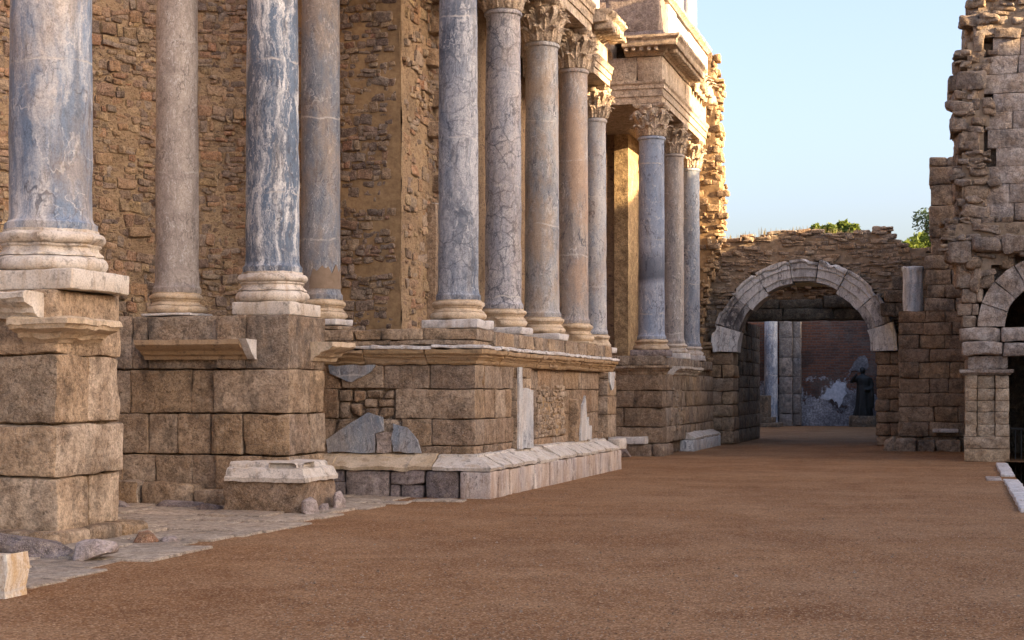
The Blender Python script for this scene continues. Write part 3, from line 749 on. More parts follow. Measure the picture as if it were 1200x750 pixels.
# ------------------------------------------------------------------ first pedestal (left edge)
def pedestal_one():
    t = empty('pedestal', (-10.2, 15.2, 0), 'nearest tall pedestal of eroded granite blocks with two cornice fragments, at the left edge', 'pedestal', 'pedestals of the stage front')
    X1 = -8.98; Y0, Y1 = 14.51, 15.85
    mb = MB(); W = dict(r=.032, a=.020, cell=.08)
    for (p, q, y) in ((-12.2,-10.9,15.9), (-10.9,-9.75,15.9)): stone(mb, p, q-.01, Y0, y, .15, .70, **W)
    stone(mb, -9.74, X1, Y0, 15.18, .15, .70, **W); stone(mb, -9.74, X1-.02, 15.20, Y1, .15, .70, **W)
    stone(mb, -12.2, -10.5, Y0, 15.9, .715, 1.255, **W); stone(mb, -10.49, X1+.02, Y0-.03, Y1+.02, .715, 1.255, **W)
    stone(mb, -12.2, -10.45, Y0, 15.9, 1.27, 1.98, **W); stone(mb, -10.44, X1, Y0, 15.17, 1.27, 1.98, **W); stone(mb, -10.0, X1-.03, 15.19, Y1, 1.27, 1.98, **W)
    stone(mb, -12.2, -10.3, Y0+.05, 15.9, 1.995, 2.64, **W); stone(mb, -10.29, X1, Y0, Y1, 1.995, 2.66, **W)
    for (x, z) in ((-9.25,1.72), (-9.25,1.55), (-9.28,.52), (-9.7,.53), (-9.25,.95)):
        pass
    mb.build('masonry', M['granite_pale'], t)
    mb = MB(); box(mb, -12.1, X1-.1, Y0+.1, Y1-.1, .02, 2.55); mb.build('core', M['mortar'], t)
    mb = MB()
    for (p, q) in ((-12.2,-10.9), (-10.9,-9.95), (-9.95,-9.2)): stone(mb, p, q-.01, 14.3, 15.0, -.05, .15, .045, .02, .1)
    stone(mb, -9.19, -8.85, 14.3, 15.0, -.05, .15, .05, .02, .1); stone(mb, -9.3, -8.82, 15.02, 15.6, -.05, .155, .05, .02, .1); stone(mb, -9.3, -8.84, 15.62, 16.25, -.05, .14, .06, .025, .1)
    mb.build('foot_step', M['granite'], t)
    prof = [(-.35, 2.16), (.02, 2.16), (.06, 2.20), (.10, 2.21), (.13, 2.26), (.26, 2.30), (.28, 2.34), (.30, 2.345), (.30, 2.40), (.26, 2.42), (-.35, 2.42)]
    mb = MB(); sweep(mb, [(w, z-.05) for w, z in prof], [(-9.36, Y0), (X1, Y0), (X1, 15.35)], 2.2, a=.026, sub=.06); mb.build('cornice_fragment', M['cream'], t)
    mb = MB(); sweep(mb, [(w+.08, z+.21) for w, z in prof], [(-11.6, Y0), (-9.12, Y0)], 2.6, a=.02, sub=.07); mb.build('cornice_fragment', M['white'], t)
pedestal_one()

# ------------------------------------------------------------------ second pedestal with the low wall beside it
def pedestal_two():
    t = empty('pedestal', (-10.2, 21.0, 0), 'second pedestal of dark topped granite blocks, behind the low marble capped plinth', 'pedestal', 'pedestals of the stage front')
    X1 = -8.95; Y0, Y1 = 20.39, 21.70; mb = MB(); K = dict(r=.02, a=.013, cell=.10)
    def row(z0, z1, js, yb=Y1, top=False):
        xs = [-13.2]+js+[X1]
        for p, q in zip(xs, xs[1:]):
            back = 0 if p > -10.2 else .12
            if q == X1:
                stone(mb, p+.006, q, Y0, Y0+.75, z0+.006, z1-.006, **K)
            else: stone(mb, p+.006, q-.006, Y0+back+rnd.uniform(-.012,.012), yb-.02, z0+.006, z1-.006, **K)
        stone(mb, xs[-2]+.05, X1-.01+rnd.uniform(-.02,.02), Y0+.765, Y1, z0+.006, z1-.006, **K)
    row(.22, .70, [-12.2, -11.62, -11.08, -10.5, -10.09, -9.35])
    row(.71, 1.285, [-12.1, -11.2, -10.73, -10.2, -10.11, -9.66])
    row(1.295, 1.915, [-12.4, -11.48, -10.51, -10.11])
    mb.build('masonry', M['granite'], t)
    mb = MB()
    xs = [-13.2, -12.3, -11.45, -11.2, -10.08, -9.62, X1]
    for p, q in zip(xs, xs[1:]): stone(mb, p+.008, q-.004, Y0+(0 if p > -10.2 else .10), Y1+(.02 if q == X1 else 0), 1.925, 2.68, .03, .016, .1)
    mb.build('top_course', M['granite_grey'], t)
    mb = MB(); box(mb, -13.1, X1-.1, Y0+.22, Y1-.1, .02, 2.5); mb.build('core', M['mortar'], t)
    mb = MB()
    for (p, q, y, z) in ((-13,-12,20.1,.30), (-11.99,-11.1,20.05,.33), (-11.09,-10.3,20.08,.31), (-10.29,-9.75,20.12,.22), (-9.74,-9.1,20.15,.2)): stone(mb, p, q-.01, y, 20.6, -.05, z, .05, .025, .1)
    mb.build('foot_step', M['granite'], t)
    prof = [(-.3, 2.05), (.03, 2.05), (.06, 2.10), (.12, 2.12), (.15, 2.17), (.30, 2.22), (.33, 2.25), (.34, 2.255), (.34, 2.32), (-.3, 2.32)]
    mb = MB(); sweep(mb, prof, [(-11.18, Y0), (-9.55, Y0)], 3, a=.009, sub=.08); mb.build('cornice_fragment', M['ochre_stone'], t)
    mb = MB(); prism(mb, [(20.04,2.33), (20.38,2.33), (20.38,2.06), (20.32,2.06), (20.22,2.15)], 'x', -9.552, -9.44, a=.01); mb.build('broken_end', M['white_clean'], t)
    mb = MB(); sweep(mb, prof, [(X1, 21.15), (X1, 22.05)], 2, a=.016, sub=.07); mb.build('cornice_fragment', M['cream'], t)
pedestal_two()

def low_plinth():
    t = empty('low_plinth', (-8.8, 19.8, 0), 'low earthy plinth capped with a white marble moulding, standing before the second pedestal', 'plinth')
    mb = MB(); stone(mb, -9.38, -8.22, 19.20, 20.36, -.05, .46, .06, .035, .09); mb.build('body', M['granite_brown'], t)
    prof = [(-.5, .42), (.05, .415), (.055, .47), (.02, .50), (.0, .55), (-.03, .585), (-.10, .60), (-.11, .64), (-.14, .665), (-.5, .67)]
    mb = MB(); sweep(mb, prof, [(-9.33, 19.2), (-8.24, 19.2), (-8.24, 20.3)], 3, a=.014, sub=.07)
    stone(mb, -9.30, -8.5, 19.45, 20.3, .47, .655, .03, .012, .1)
    mb.build('marble_cap', M['white'], t)
low_plinth()

# ------------------------------------------------------------------ long podium with five columns
CORN = [(-.35, -.23), (.0, -.23), (.03, -.20), (.035, -.165), (.055, -.15), (.06, -.135), (.10, -.11), (.105, -.075), (.14, -.07), (.155, -.05), (.155, 0), (-.35, .004)]
BASE = [(-.15, .415), (.345, .41), (.355, .46), (.31, .495), (.22, .535), (.12, .59), (.06, .61), (.05, .64), (.0, .65), (-.15, .65)]
def podium_long():
    t = empty('podium', (-9.0, 27.9, 0), 'long granite podium with a white base moulding and marble slabs, carrying five columns', 'podium', 'podiums of the stage front')
    XW, YW, YE = -7.02, 22.94, 32.82
    mb = MB()
    # face towards the viewer
    course_x(mb, -12, XW-.02, YW, YW+.5, .64, .77, [-10.4,-9.6,-8.9,-8.1,-7.4])
    course_x(mb, -12, XW, YW, YW+.5, .775, 1.18, [-10.2, -9.3, -8.62, -8.2, -7.72], r=.02)
    course_x(mb, -12, -9.25, YW, YW+.5, 1.185, 1.64, [-10.6])
    for (p, q, z0, z1) in ((-9.24,-9.06,1.185,1.45), (-9.05,-8.86,1.22,1.42), (-9.24,-9.02,1.46,1.64), (-9.01,-8.8,1.44,1.63), (-8.79,-8.52,1.5,1.63), (-8.85,-8.6,1.2,1.35), (-8.84,-8.62,1.36,1.49), (-8.59,-8.33,1.2,1.36), (-8.6,-8.35,1.37,1.49), (-8.5,-8.34,1.5,1.63)):
        stone(mb, p+.006, q-.006, YW+rnd.uniform(-.01,.03), YW+.4, z0, z1-.008, .03, .012, .08)
    course_x(mb, -8.32, XW, YW, YW+.5, 1.185, 1.64, [], r=.03, a=.014)
    course_x(mb, -12, XW, YW, YW+.5, 1.645, 2.01, [-10.2, -9.2, -8.5, -7.75], r=.02)
    # face towards the stage
    for z0, z1, js in ((.64, .775, None), (.78, 1.18, [24.1, 24.6, 25.1, 26.0, 26.6, 27.3, 28.9, 29.4, 30.3, 31.2, 32.0]), (1.185, 1.64, [24.0, 24.6, 25.0, 26.1, 26.9, 28.9, 29.6, 30.4, 31.3, 32.1]), (1.645, 2.01, [24.5, 25.1, 26.2, 27.0, 28.0, 29.0, 30.2, 31.1, 32.0])):
        ys = [YW+.51]+(js or joint_list(YW+.6, YE, None, (.5, .9))[1:-1])+[YE]
        for p, q in zip(ys, ys[1:]):
            rec = .10 if 25.1 < (p+q)/2 < 32.0 else 0
            if 26.85 <= p and q <= 29.0 and z0 > .7 and z1 < 1.7: continue
            stone(mb, XW-.5, XW-rec+rnd.uniform(-.01,.01), p+.004, q-.004, z0+.003, z1-.004, .014, .012, .11)
    mb.build('masonry', M['granite_brown'], t)
    mb = MB()                                           # patch of small stones in the middle bay
    rubble_face(mb, (XW-.09, 26.9), (0,1,0), (1,0,0), 2.0, .79, 1.62, h=(.07,.12), l=(.1,.22), depth=.25, a=.012, r=.03, jut=.02, cell=.09)
    mb.build('rubble_patch', [M['granite_pale'], M['mortar_ochre']], t)
    mb = MB(); box(mb, -12, XW-.16, YW+.09, YE-.05, .02, 2.5); mb.build('core', M['mortar'], t)
    # pilasters on the stage face
    for (y0, y1, d) in ((25.06, 26.0, .06), (31.95, 32.80, .10)):
        z = .65; mb = MB()
        while z < 1.98:
            h = min(rnd.uniform(.35, .5), 2.005-z); stone(mb, XW-.3, XW+d, y0, y1, z, z+h-.008, .02, .008, .12); z += h
        mb.build('pilaster', M['granite'], t)
    mb = MB(); stone(mb, XW-.3, XW+.05, 29.35, 30.35, .65, 1.45, .03, .03, .09)
    mb.build('pilaster_stub', M['granite'], t)
    # marble slabs still fixed to the faces
    def slab(pts, ax, a_, b_, m):
        mb = MB(); prism(mb, pts, ax, a_, b_, a=.022); mb.build('marble_slab', M[m], t)
    slab([(25.08,.66),(26.0,.66),(25.98,1.62),(25.55,1.68),(25.3,1.60),(25.27,2.0),(25.09,2.0)], 'x', XW+.065, XW+.10, 'm_panel_white')
    slab([(29.55,.66),(30.45,.66),(30.5,.95),(30.28,.9),(30.22,1.12),(30.1,1.02),(29.95,1.5),(29.72,1.35),(29.6,1.0)], 'x', XW+.055, XW+.095, 'm_panel_white')
    slab([(31.98,2.0),(32.5,2.0),(32.42,1.72),(32.2,1.62),(32.0,1.8)], 'x', XW+.105, XW+.135, 'm_panel_white')
    slab([(-9.40,.66),(-9.42,.86),(-9.1,1.06),(-8.74,1.28),(-8.50,1.20),(-8.46,.99),(-8.62,.95),(-8.62,.66)], 'y', YW-.06, YW-.02, 'm_panel')
    slab([(-8.33,.66),(-8.33,1.12),(-8.10,1.04),(-7.93,.86),(-7.86,.66)], 'y', YW-.06, YW-.02, 'm_panel')
    slab([(-8.60,.66),(-8.60,.94),(-8.47,.98),(-8.35,.98),(-8.35,.66)], 'y', YW-.05, YW-.02, 'pinkmarble')
    slab([(-9.38,2.005),(-8.62,2.005),(-8.7,1.9),(-9.0,1.75),(-9.08,1.77),(-9.36,1.86)], 'y', YW-.06, YW-.02, 'm_panel')
    # mouldings
    mb = MB(); sweep(mb, [(w, z+2.24) for w, z in CORN], [(-12, YW), (XW, YW), (XW, YE+.02)], .75, a=.020, jit=.007, sub=.1); mb.build('cornice', M['ochre_stone'], t)
    mb = MB(); sweep(mb, [(-.3, 2.246), (.15, 2.243), (.165, 2.252), (.165, 2.288), (.13, 2.30), (-.3, 2.30)], [(-12, YW), (XW, YW), (XW, YE)], .5, a=.022, jit=.008, sub=.07); mb.build('cornice_capping', M['white_clean'], t)
    mb = MB(); sweep(mb, BASE, [(-10.5, YW), (-7.6, YW)], 1.2, a=.024, jit=.012, sub=.08); mb.build('base_moulding', M['cream'], t)
    mb = MB(); sweep(mb, BASE, [(-7.59, YW), (XW, YW), (XW, 32.0)], .62, a=.022, jit=.014, sub=.07)
    stone(mb, XW+.05, XW+.33, 32.1, 32.75, .40, .62, .03, .02, .09); mb.build('base_moulding', M['white'], t)
    # upright slabs under the base moulding
    mb = MB()
    for (p, q, z0, z1) in ((-10.4,-9.6,0,.40), (-9.58,-9.02,.22,.40), (-9.6,-9.0,-.02,.21), (-9.0,-8.3,-.02,.40), (-8.28,-7.72,.2,.405), (-8.1,-7.75,-.02,.19), (-7.7,-7.18,-.02,.405), (-8.29,-8.12,-.02,.19)):
        stone(mb, p, q-.015, 22.62+rnd.uniform(0,.05), 23.0, z0, z1, .03, .025, .09)
    mb.build('foot_slabs', M['bluestone'], t)
    mb = MB(); ys = joint_list(22.62, 32.1, None, (.28, .62))
    stone(mb, -7.16, -6.68, 22.60, 23.0, -.03, .405, .02, .012, .09)
    for p, q in zip([23.01]+[y for y in ys if y > 23.2], [y for y in ys if y > 23.2]): stone(mb, -7.1, -6.68+rnd.uniform(-.015,.015), p, q-.01, -.03, .40, .015, .012, .09)
    stone(mb, -7.2, -6.8, 32.12, 32.7, -.03, .38, .03, .02, .09)
    mb.build('foot_slabs', M['m_foot'], t)
    # block course the columns stand on
    mb = MB()
    course_x(mb, -12, -7.03, YW-.01, YW+.8, 2.31, 2.385, [-10.3, -9.2, -8.4], r=.015, jut=.02)
    course_x(mb, -12, -7.0, YW, YW+.95, 2.39, 2.565, [-10.2, -9.0, -8.55, -7.86], r=.02, a=.014, jut=.015)
    course_y(mb, -7.9, -7.0, YW+.96, YE, 2.31, 2.55, None, (.32, .7), r=.02, a=.012, jut=.018)
    stone(mb, -10.2, -9.25, YW+.02, YW+.9, 2.57, 2.63, .015, .01, .12)
    mb.build('top_course', M['granite'], t)
    mb = MB(); box(mb, -12, -7.85, YW+.9, YE-.03, 2.3, 2.53); mb.build('floor', M['paving'], t)
podium_long()

# ------------------------------------------------------------------ far podium
def podium_far():
    t = empty('podium', (-8.5, 43.0, 0), 'far granite podium with broken cornice and blue white marble foot, carrying three columns', 'podium', 'podiums of the stage front')
    XW, YW, YE = -7.02, 38.81, 47.4; mb = MB(); K = dict(r=.03, a=.014, cell=.16)
    for z0, z1, js in ((.32,.72,[-9.5,-8.2]), (.725,1.2,[-9.0,-8.0]), (1.205,1.62,[-9.6,-8.4,-7.75]), (1.625,2.05,[-9.0])):
        course_x(mb, -12, XW, YW, YW+.6, z0, z1, js, **K)
    mb.build('masonry', M['granite_dark_brown'], t)  # near face in darker granite than the stage face
    mb = MB()
    for z0, z1 in ((.32,.72), (.725,1.2), (1.205,1.62), (1.625,2.05)): course_y(mb, XW-.6, XW-.004, YW+.61, YE, z0, z1, None, (.6, 1.1), **K)
    mb.build('masonry', M['granite'], t)
    mb = MB(); rubble_face(mb, (XW+.0, 40.2), (0,1,0), (1,0,0), 1.4, .6, 1.6, h=(.09,.15), l=(.12,.3), depth=.3, a=.015, r=.03, jut=.03, cell=.12); mb.build('rubble_patch', [M['granite_pale'], M['mortar_ochre']], t)
    mb = MB(); box(mb, -12, XW-.12, YW+.1, YE, .02, 2.45); mb.build('core', M['mortar'], t)
    mb = MB(); sweep(mb, [(w, z+2.25) for w, z in CORN], [(-12, YW), (XW+.0, YW), (XW, 39.3)], 1.2, a=.012); mb.build('cornice', M['granite'], t)
    mb = MB(); sweep(mb, [(w*1.3, z+2.26) for w, z in CORN], [(XW, 40.2), (XW, 44.3)], .8, a=.02); mb.build('cornice', M['white'], t)
    mb = MB(); course_x(mb, -12, XW-.02, YW+.02, YW+.9, 2.255, 2.5, [-9.5,-8.15], **K); course_y(mb, -7.95, XW-.04, YW+.93, YE, 2.22, 2.49, None, (.5,.9), **K); mb.build('top_course', M['granite_grey'], t)
    mb = MB(); box(mb, -12, -7.9, YW+.8, YE, 2.3, 2.47); mb.build('floor', M['paving'], t)
    mb = MB(); stone(mb, -8.35, -7.38, 38.45, 38.85, .30, .48, .02, .01, .12); mb.build('base_moulding', M['white_clean'], t)
    mb = MB()
    for (x0,x1,y0,y1,z1) in ((-9.5,-8.5,38.4,39,.3), (-8.45,-7.95,38.35,38.9,.30), (-7.94,-7.25,38.5,39,.28), (-7.24,-6.98,38.6,40.1,.30)): stone(mb, x0, x1, y0, y1, -.04, z1, .05, .03, .1)
    mb.build('foot_blocks', M['granite_brown'], t)
    mb = MB(); course_y(mb, -7.2, -6.78, 42.1, 47.1, -.03, .30, None, (.35,.8), r=.02, a=.015); mb.build('foot_slabs', M['m_panel_white'], t)
    mb = MB(); sweep(mb, [(w-.12, z-.10) for w, z in BASE], [(XW, 42.4), (XW, 47.2)], .9, a=.014, jit=.012); mb.build('base_moulding', M['white'], t)
podium_far()

# ------------------------------------------------------------------ rubble wall behind the columns
def back_wall():
    t = empty('rubble_wall', (-11.0, 24.5, 0), 'tall ochre rubble wall of the stage building behind the near columns', 'wall')
    def ribbon(path, z0, z1, name, mat, par, st=.14):
        mb = MB(); pts = []
        for (a, b) in zip(path, path[1:]):
            a, b = Vector(a), Vector(b); n = max(1, int((b-a).length/st))
            for i in range(n): pts.append(a.lerp(b, i/n))
        pts.append(Vector(path[-1])); nz = int((z1-z0)/st); k = nz+1; vs = []; fs = []
        for i, p in enumerate(pts):
            d = (pts[min(i+1, len(pts)-1)]-pts[max(i-1, 0)]).normalized(); o = Vector((d.y, -d.x))
            for j in range(k):
                z = z0+(z1-z0)*j/nz; q = Vector((p.x, p.y, z))
                e = noise.noise(q*1.1)*.035+noise.noise(q*3.7)*.022+noise.noise(q*8)*.010
                vs.append(Vector((p.x+o.x*e, p.y+o.y*e, z)))
        for i in range(len(pts)-1):
            for j in range(nz): fs.append((i*k+j, i*k+k+j, i*k+k+j+1, i*k+j+1))
        # thickness: a back skin one and a half metres behind
        o0 = len(vs)
        back = [(p.x, p.y) for p in pts]
        for i, p in enumerate(pts):
            d = (pts[min(i+1, len(pts)-1)]-pts[max(i-1, 0)]).normalized(); o = Vector((d.y, -d.x))
            vs.append(Vector((p.x-o.x*1.4, p.y-o.y*1.4, z0))); vs.append(Vector((p.x-o.x*1.4, p.y-o.y*1.4, z1)))
        for i in range(len(pts)-1):
            fs.append((i*k+nz, i*k+k+nz, o0+2*i+3, o0+2*i+1)); fs.append((o0+2*i, o0+2*i+1, o0+2*i+3, o0+2*i+2))
        mb.add(vs, fs); return mb.build(name, mat, par, smooth=60)
    curve = [(-14.6, 9.5), (-14.6, 16.0), (-14.45, 18.2), (-14.1, 20.2), (-13.5, 22.0), (-12.7, 23.3), (-11.7, 24.05), (-10.7, 24.3)]
    ribbon(curve, 0, 12.5, 'niche_wall', M['wall_mortar'], t)
    def faced(path, z0, z1, name, mat, sk):
        mb = MB()
        for a, b in zip(path, path[1:]):
            a, b = Vector(a), Vector(b); d = b-a
            rubble_face(mb, (a.x, a.y), (d.x, d.y, 0), (d.y, -d.x, 0), d.length+(.05 if d.length < 1.9 else 0), z0, z1, inside=(None if d.length < 1.9 else (lambda u, z, L=d.length: .14 < u < L-.14)), h=(.07,.21), l=(.09,.34), depth=.22, a=.022, r=.03, jut=.02, cell=.07, skip=sk, bed=None, proud=.028)
        mb.build(name, M[mat], t)
    faced(curve[2:], 2.3, 9.3, 'facing_stones', 'wall_stone', .14)
    faced([(-10.7, 24.3), (-8.70, 24.3)], 2.4, 9.3, 'facing_stones', 'wall_stone_shaded', .08)  # shade of this face is put into its darker stones
    faced([(-8.70, 24.32), (-8.70, 27.2)], 2.4, 9.3, 'facing_stones', 'wall_stone', .45)
    ribbon([(-10.7, 24.3), (-8.70, 24.3)], 2.2, 12.5, 'wall_face', M['mortar_ochre'], t)
    ribbon([(-8.70, 24.3), (-8.70, 33.6)], 2.2, 12.5, 'wall_face', M['wall_mortar'], t)
    ribbon([(-8.70, 33.6), (-11.6, 33.6)][::1], 2.2, 12.5, 'wall_face', M['rubble_dark'], t)
    mb = MB(); stone(mb, -8.9, -8.52, 25.55, 25.82, 2.55, 4.8, .02, .012, .15); mb.build('door_jamb', M['granite_brown'], t)
    mb = MB(); stone(mb, -8.9, -8.44, 25.86, 26.2, 2.55, 4.85, .02, .008, .15); mb.build('door_jamb', M['white_clean'], t)
    for z, y, d in ((5.05,25.9,.18), (5.95,25.6,.22), (6.5,25.8,.25), (7.15,25.55,.2), (7.75,25.7,.2), (8.3,25.7,.2), (5.5,26.1,.12)): mb = MB(); stone(mb, -8.95, -8.70+d, y, y+.3, z, z+.28, .03, .02, .1); mb.build('toothing_stone', M['granite_brown'], t)
back_wall()
def recess_wall():
    t = empty('rubble_wall', (-9.5, 46, 0), 'dark rubble wall with a pale lit corner, deep in the recess behind the far columns', 'wall')
    mb = MB()
    box(mb, -11.6, -9.302, 43.82, 48.0, 0, 12.0); box(mb, -13.4, -11.6, 33.0, 45.4, 0, 12.0)
    mb.build('core', M['rubble_dark'], t)
    mb = MB(); box(mb, -9.3, -8.90, 43.79, 48.0, 0, 12.02); mb.build('lit_face', M['limestone_wall'], t)  # paler stone for the lit side, darker rubble for the shaded one
recess_wall()

# ------------------------------------------------------------------ entablatures
ARCH = lambda z: [(-.7, z), (0, z), (0, z+.17), (.03, z+.175), (.03, z+.36), (.06, z+.365), (.06, z+.46), (.10, z+.50), (.11, z+.56), (-.7, z+.56)]
def cornice_prof(z, s=1): return [(-.5, z), (.03*s, z), (.06*s, z+.06), (.15*s, z+.10), (.17*s, z+.14), (.42*s, z+.17), (.44*s, z+.20), (.45*s, z+.30), (.52*s, z+.36), (.53*s, z+.42), (-.5, z+.44)]
def dentils(mb, path, z, out, step=.19):
    for a, b in zip(path, path[1:]):
        a, b = Vector(a), Vector(b); d = (b-a).normalized(); o = Vector((d.y, -d.x)); L = (b-a).length; s = .1
        while s < L-.08:
            p = a+d*s+o*out; hx = .045 if abs(d.x) > .5 else .11; hy = .11 if abs(d.x) > .5 else .045
            stone(mb, p.x-hx, p.x+hx, p.y-hy, p.y+hy, z, z+.11, .012, .008, .2); s += step
def near_entablature():
    t = empty('entablature', (-8.0, 27.0, ZT), 'main carved architrave over the first four columns of the long podium', 'entablature', 'entablatures of the stage front')
    p = [(-10.2, 23.05), (-7.10, 23.05), (-7.10, 31.25)]
    mb = MB(); sweep(mb, ARCH(ZT+.012), p, 2.55, a=.008, sub=.3); box(mb, -8.72, -7.7, 23.6, 31.22, ZT+.02, ZT+.55); mb.build('architrave', M['limestone'], t)
    mb = MB(); box(mb, -8.72, -7.14, 23.12, 31.2, ZT+.578, ZT+1.18); mb.build('frieze', M['pinkmarble'], t)
    mb = MB(); sweep(mb, cornice_prof(ZT+1.19), p[:2]+[(-7.10, 30.2)], 1.3, a=.012, sub=.2); mb.build('cornice', M['limestone'], t)
near_entablature()
def end_entablature():
    z = 8.105
    t = empty('entablature', (-7.8, 32.2, z), 'lower sunlit architrave and broken cornice over the short end column', 'entablature', 'entablatures of the stage front')
    mb = MB(); sweep(mb, [(-1.5, z), (0, z), (0, z+.12), (.025, z+.125), (.025, z+.25), (.05, z+.255), (.06, z+.34), (.09, z+.38), (-1.5, z+.38)], [(-7.12, 31.5), (-7.12, 33.1)], 3, a=.008); mb.build('architrave', M['limestone'], t)
    mb = MB(); box(mb, -8.66, -7.16, 31.52, 33.0, z+.392, z+.80); mb.build('frieze', M['limestone'], t)
    mb = MB(); sweep(mb, [(w-.2, q) for w, q in cornice_prof(z+.83, 1.15)], [(-7.12, 31.35), (-7.12, 33.0)], .8, a=.035, sub=.08, jit=.02)
    for i in range(9):
        y = 31.45+.17*i; stone(mb, -7.1, -6.72, y, y+.10, z+.86, z+1.02, .03, .02, .08)
    mb.build('cornice', M['limestone'], t)
    mb = MB(); stone(mb, -7.62, -7.2, 32.1, 32.6, z+1.28, z+1.5, .03, .02, .1); lathe(mb, [(.02, z+1.5), (.2, z+1.5), (.19, z+3.4), (.02, z+3.4)], 24, .006, cx=-7.4, cy=32.4); mb.build('upper_column', M['m_panel_white'], t)
end_entablature()
def far_entablature():
    t = empty('entablature', (-8.0, 43.0, ZT), 'far entablature with broken dentil cornice over the three far columns, sunlit at its end', 'entablature', 'entablatures of the stage front')
    X, Y, YE = -7.11, 39.20, 46.4
    p = [(-11.5, Y), (X, Y), (X, YE)]
    mb = MB(); sweep(mb, ARCH(ZT+.012), p, 2.4, a=.007, sub=.3); box(mb, -10, -7.75, Y+.5, YE-.02, ZT+.02, ZT+.55); mb.build('architrave', M['limestone'], t)
    mb = MB(); z = ZT+.58
    course_x(mb, -11.5, X+.02, Y, Y+.7, z, z+.60, [-9.6, -8.9, -7.75], r=.015, a=.008, cell=.25); course_y(mb, -7.8, X+.02, Y+.71, YE, z, z+.60, None, (1.0, 1.6), r=.015, a=.008, cell=.25); box(mb, -10, -7.6, Y+.5, YE-.1, z, z+.58)
    mb.build('frieze', M['limestone'], t)
    zc = ZT+1.2
    mb = MB(); c = [(-8.05, Y), (X, Y), (X, 43.4)]
    sweep(mb, cornice_prof(zc), c, 6, a=.014, sub=.12); dentils(mb, c, zc+.065, .26); mb.build('cornice', M['limestone'], t)
    mb = MB(); sweep(mb, cornice_prof(zc-.05, .8), [(-9.6, Y), (-8.35, Y)], 3, a=.02, sub=.12); mb.build('cornice_fragment', M['limestone'], t)
    mb = MB()
    for (y, zz, s) in ((43.9, zc+.05, .34), (44.5, zc+.02, .4), (45.1, zc+.0, .36), (45.6, zc-.1, .3)):
        stone(mb, X-.3, X+.35, y, y+.55, zz, zz+s, .08, .06, .09)
    for i in range(4):
        leafmb = MB(); leaf(leafmb, 0, .1, 0, .5, .42, .35); 
        o = (X+.05, 43.8+.5*i, zc-.12); mb.add([Vector((v.x+o[0], v.y+o[1], v.z+o[2])) for v in leafmb.v], leafmb.f)
    mb.build('carved_bracket', M['limestone'], t)
far_entablature()
def far_upper():
    z = ZT+1.645
    t = empty('upper_storey', (-8.0, 43.0, z), 'upper storey pedestal coloured purple on its shaded side and white on its sunlit side above the far entablature', 'upper storey')
    X, Y, YE = -7.15, 39.35, 47.0
    mb = MB(); stone(mb, -9.2, X+.05, Y, Y+1.2, z, z+.22, .02, .01, .2); mb.build('plinth', M['bluestone'], t)
    mb = MB(); course_x(mb, -9.2, X-.06, Y+.06, Y+.9, z+.23, z+1.15, [-8.6], r=.02, a=.01, cell=.2); mb.build('dado', M['purple'], t)  # purple colour puts shade on the side towards the viewer
    mb = MB(); stone(mb, -7.6, X+.02, Y+.97, Y+2.1, z+.2, z+1.1, .015, .006, .3); mb.build('white_panel', M['white_clean'], t); mb = MB(); stone(mb, -7.6, X+.0, 43.6, YE, z-.3, z+1.1, .015, .006, .3); mb.build('white_panel', M['white_clean'], t)  # white stone stands in for sun on the stage side
    mb = MB(); stone(mb, -7.6, X-.03, Y+2.12, 43.58, z-.35, z+1.1, .015, .006, .3); mb.build('blue_panel', M['m_smooth'], t)
    mb = MB(); box(mb, -9.2, -7.5, Y+.8, YE, z-.4, z+1.1); mb.build('core', M['mortar'], t)
    mb = MB(); sweep(mb, [(-.4, z+1.16), (.02, z+1.16), (.05, z+1.2), (.12, z+1.24), (.14, z+1.3), (-.4, z+1.3)], [(-9.2, Y+.04), (X, Y+.04), (X, YE)], 1.4, a=.01, sub=.2); mb.build('cornice', M['limestone'], t)
    for (y, m) in ((41.6, 'm_slate'), (43.6, 'm_beige'), (45.9, 'white_clean')):
        mb = MB(); lathe(mb, [(.02, z+1.31), (.36, z+1.31), (.37, z+1.38), (.3, z+1.42), (.31, z+1.5), (.26, z+1.56), (.25, z+1.7), (.24, z+4.2), (.02, z+4.2)], 32, .005, cx=-7.55, cy=y); mb.build('upper_column', M[m], t)
far_upper()

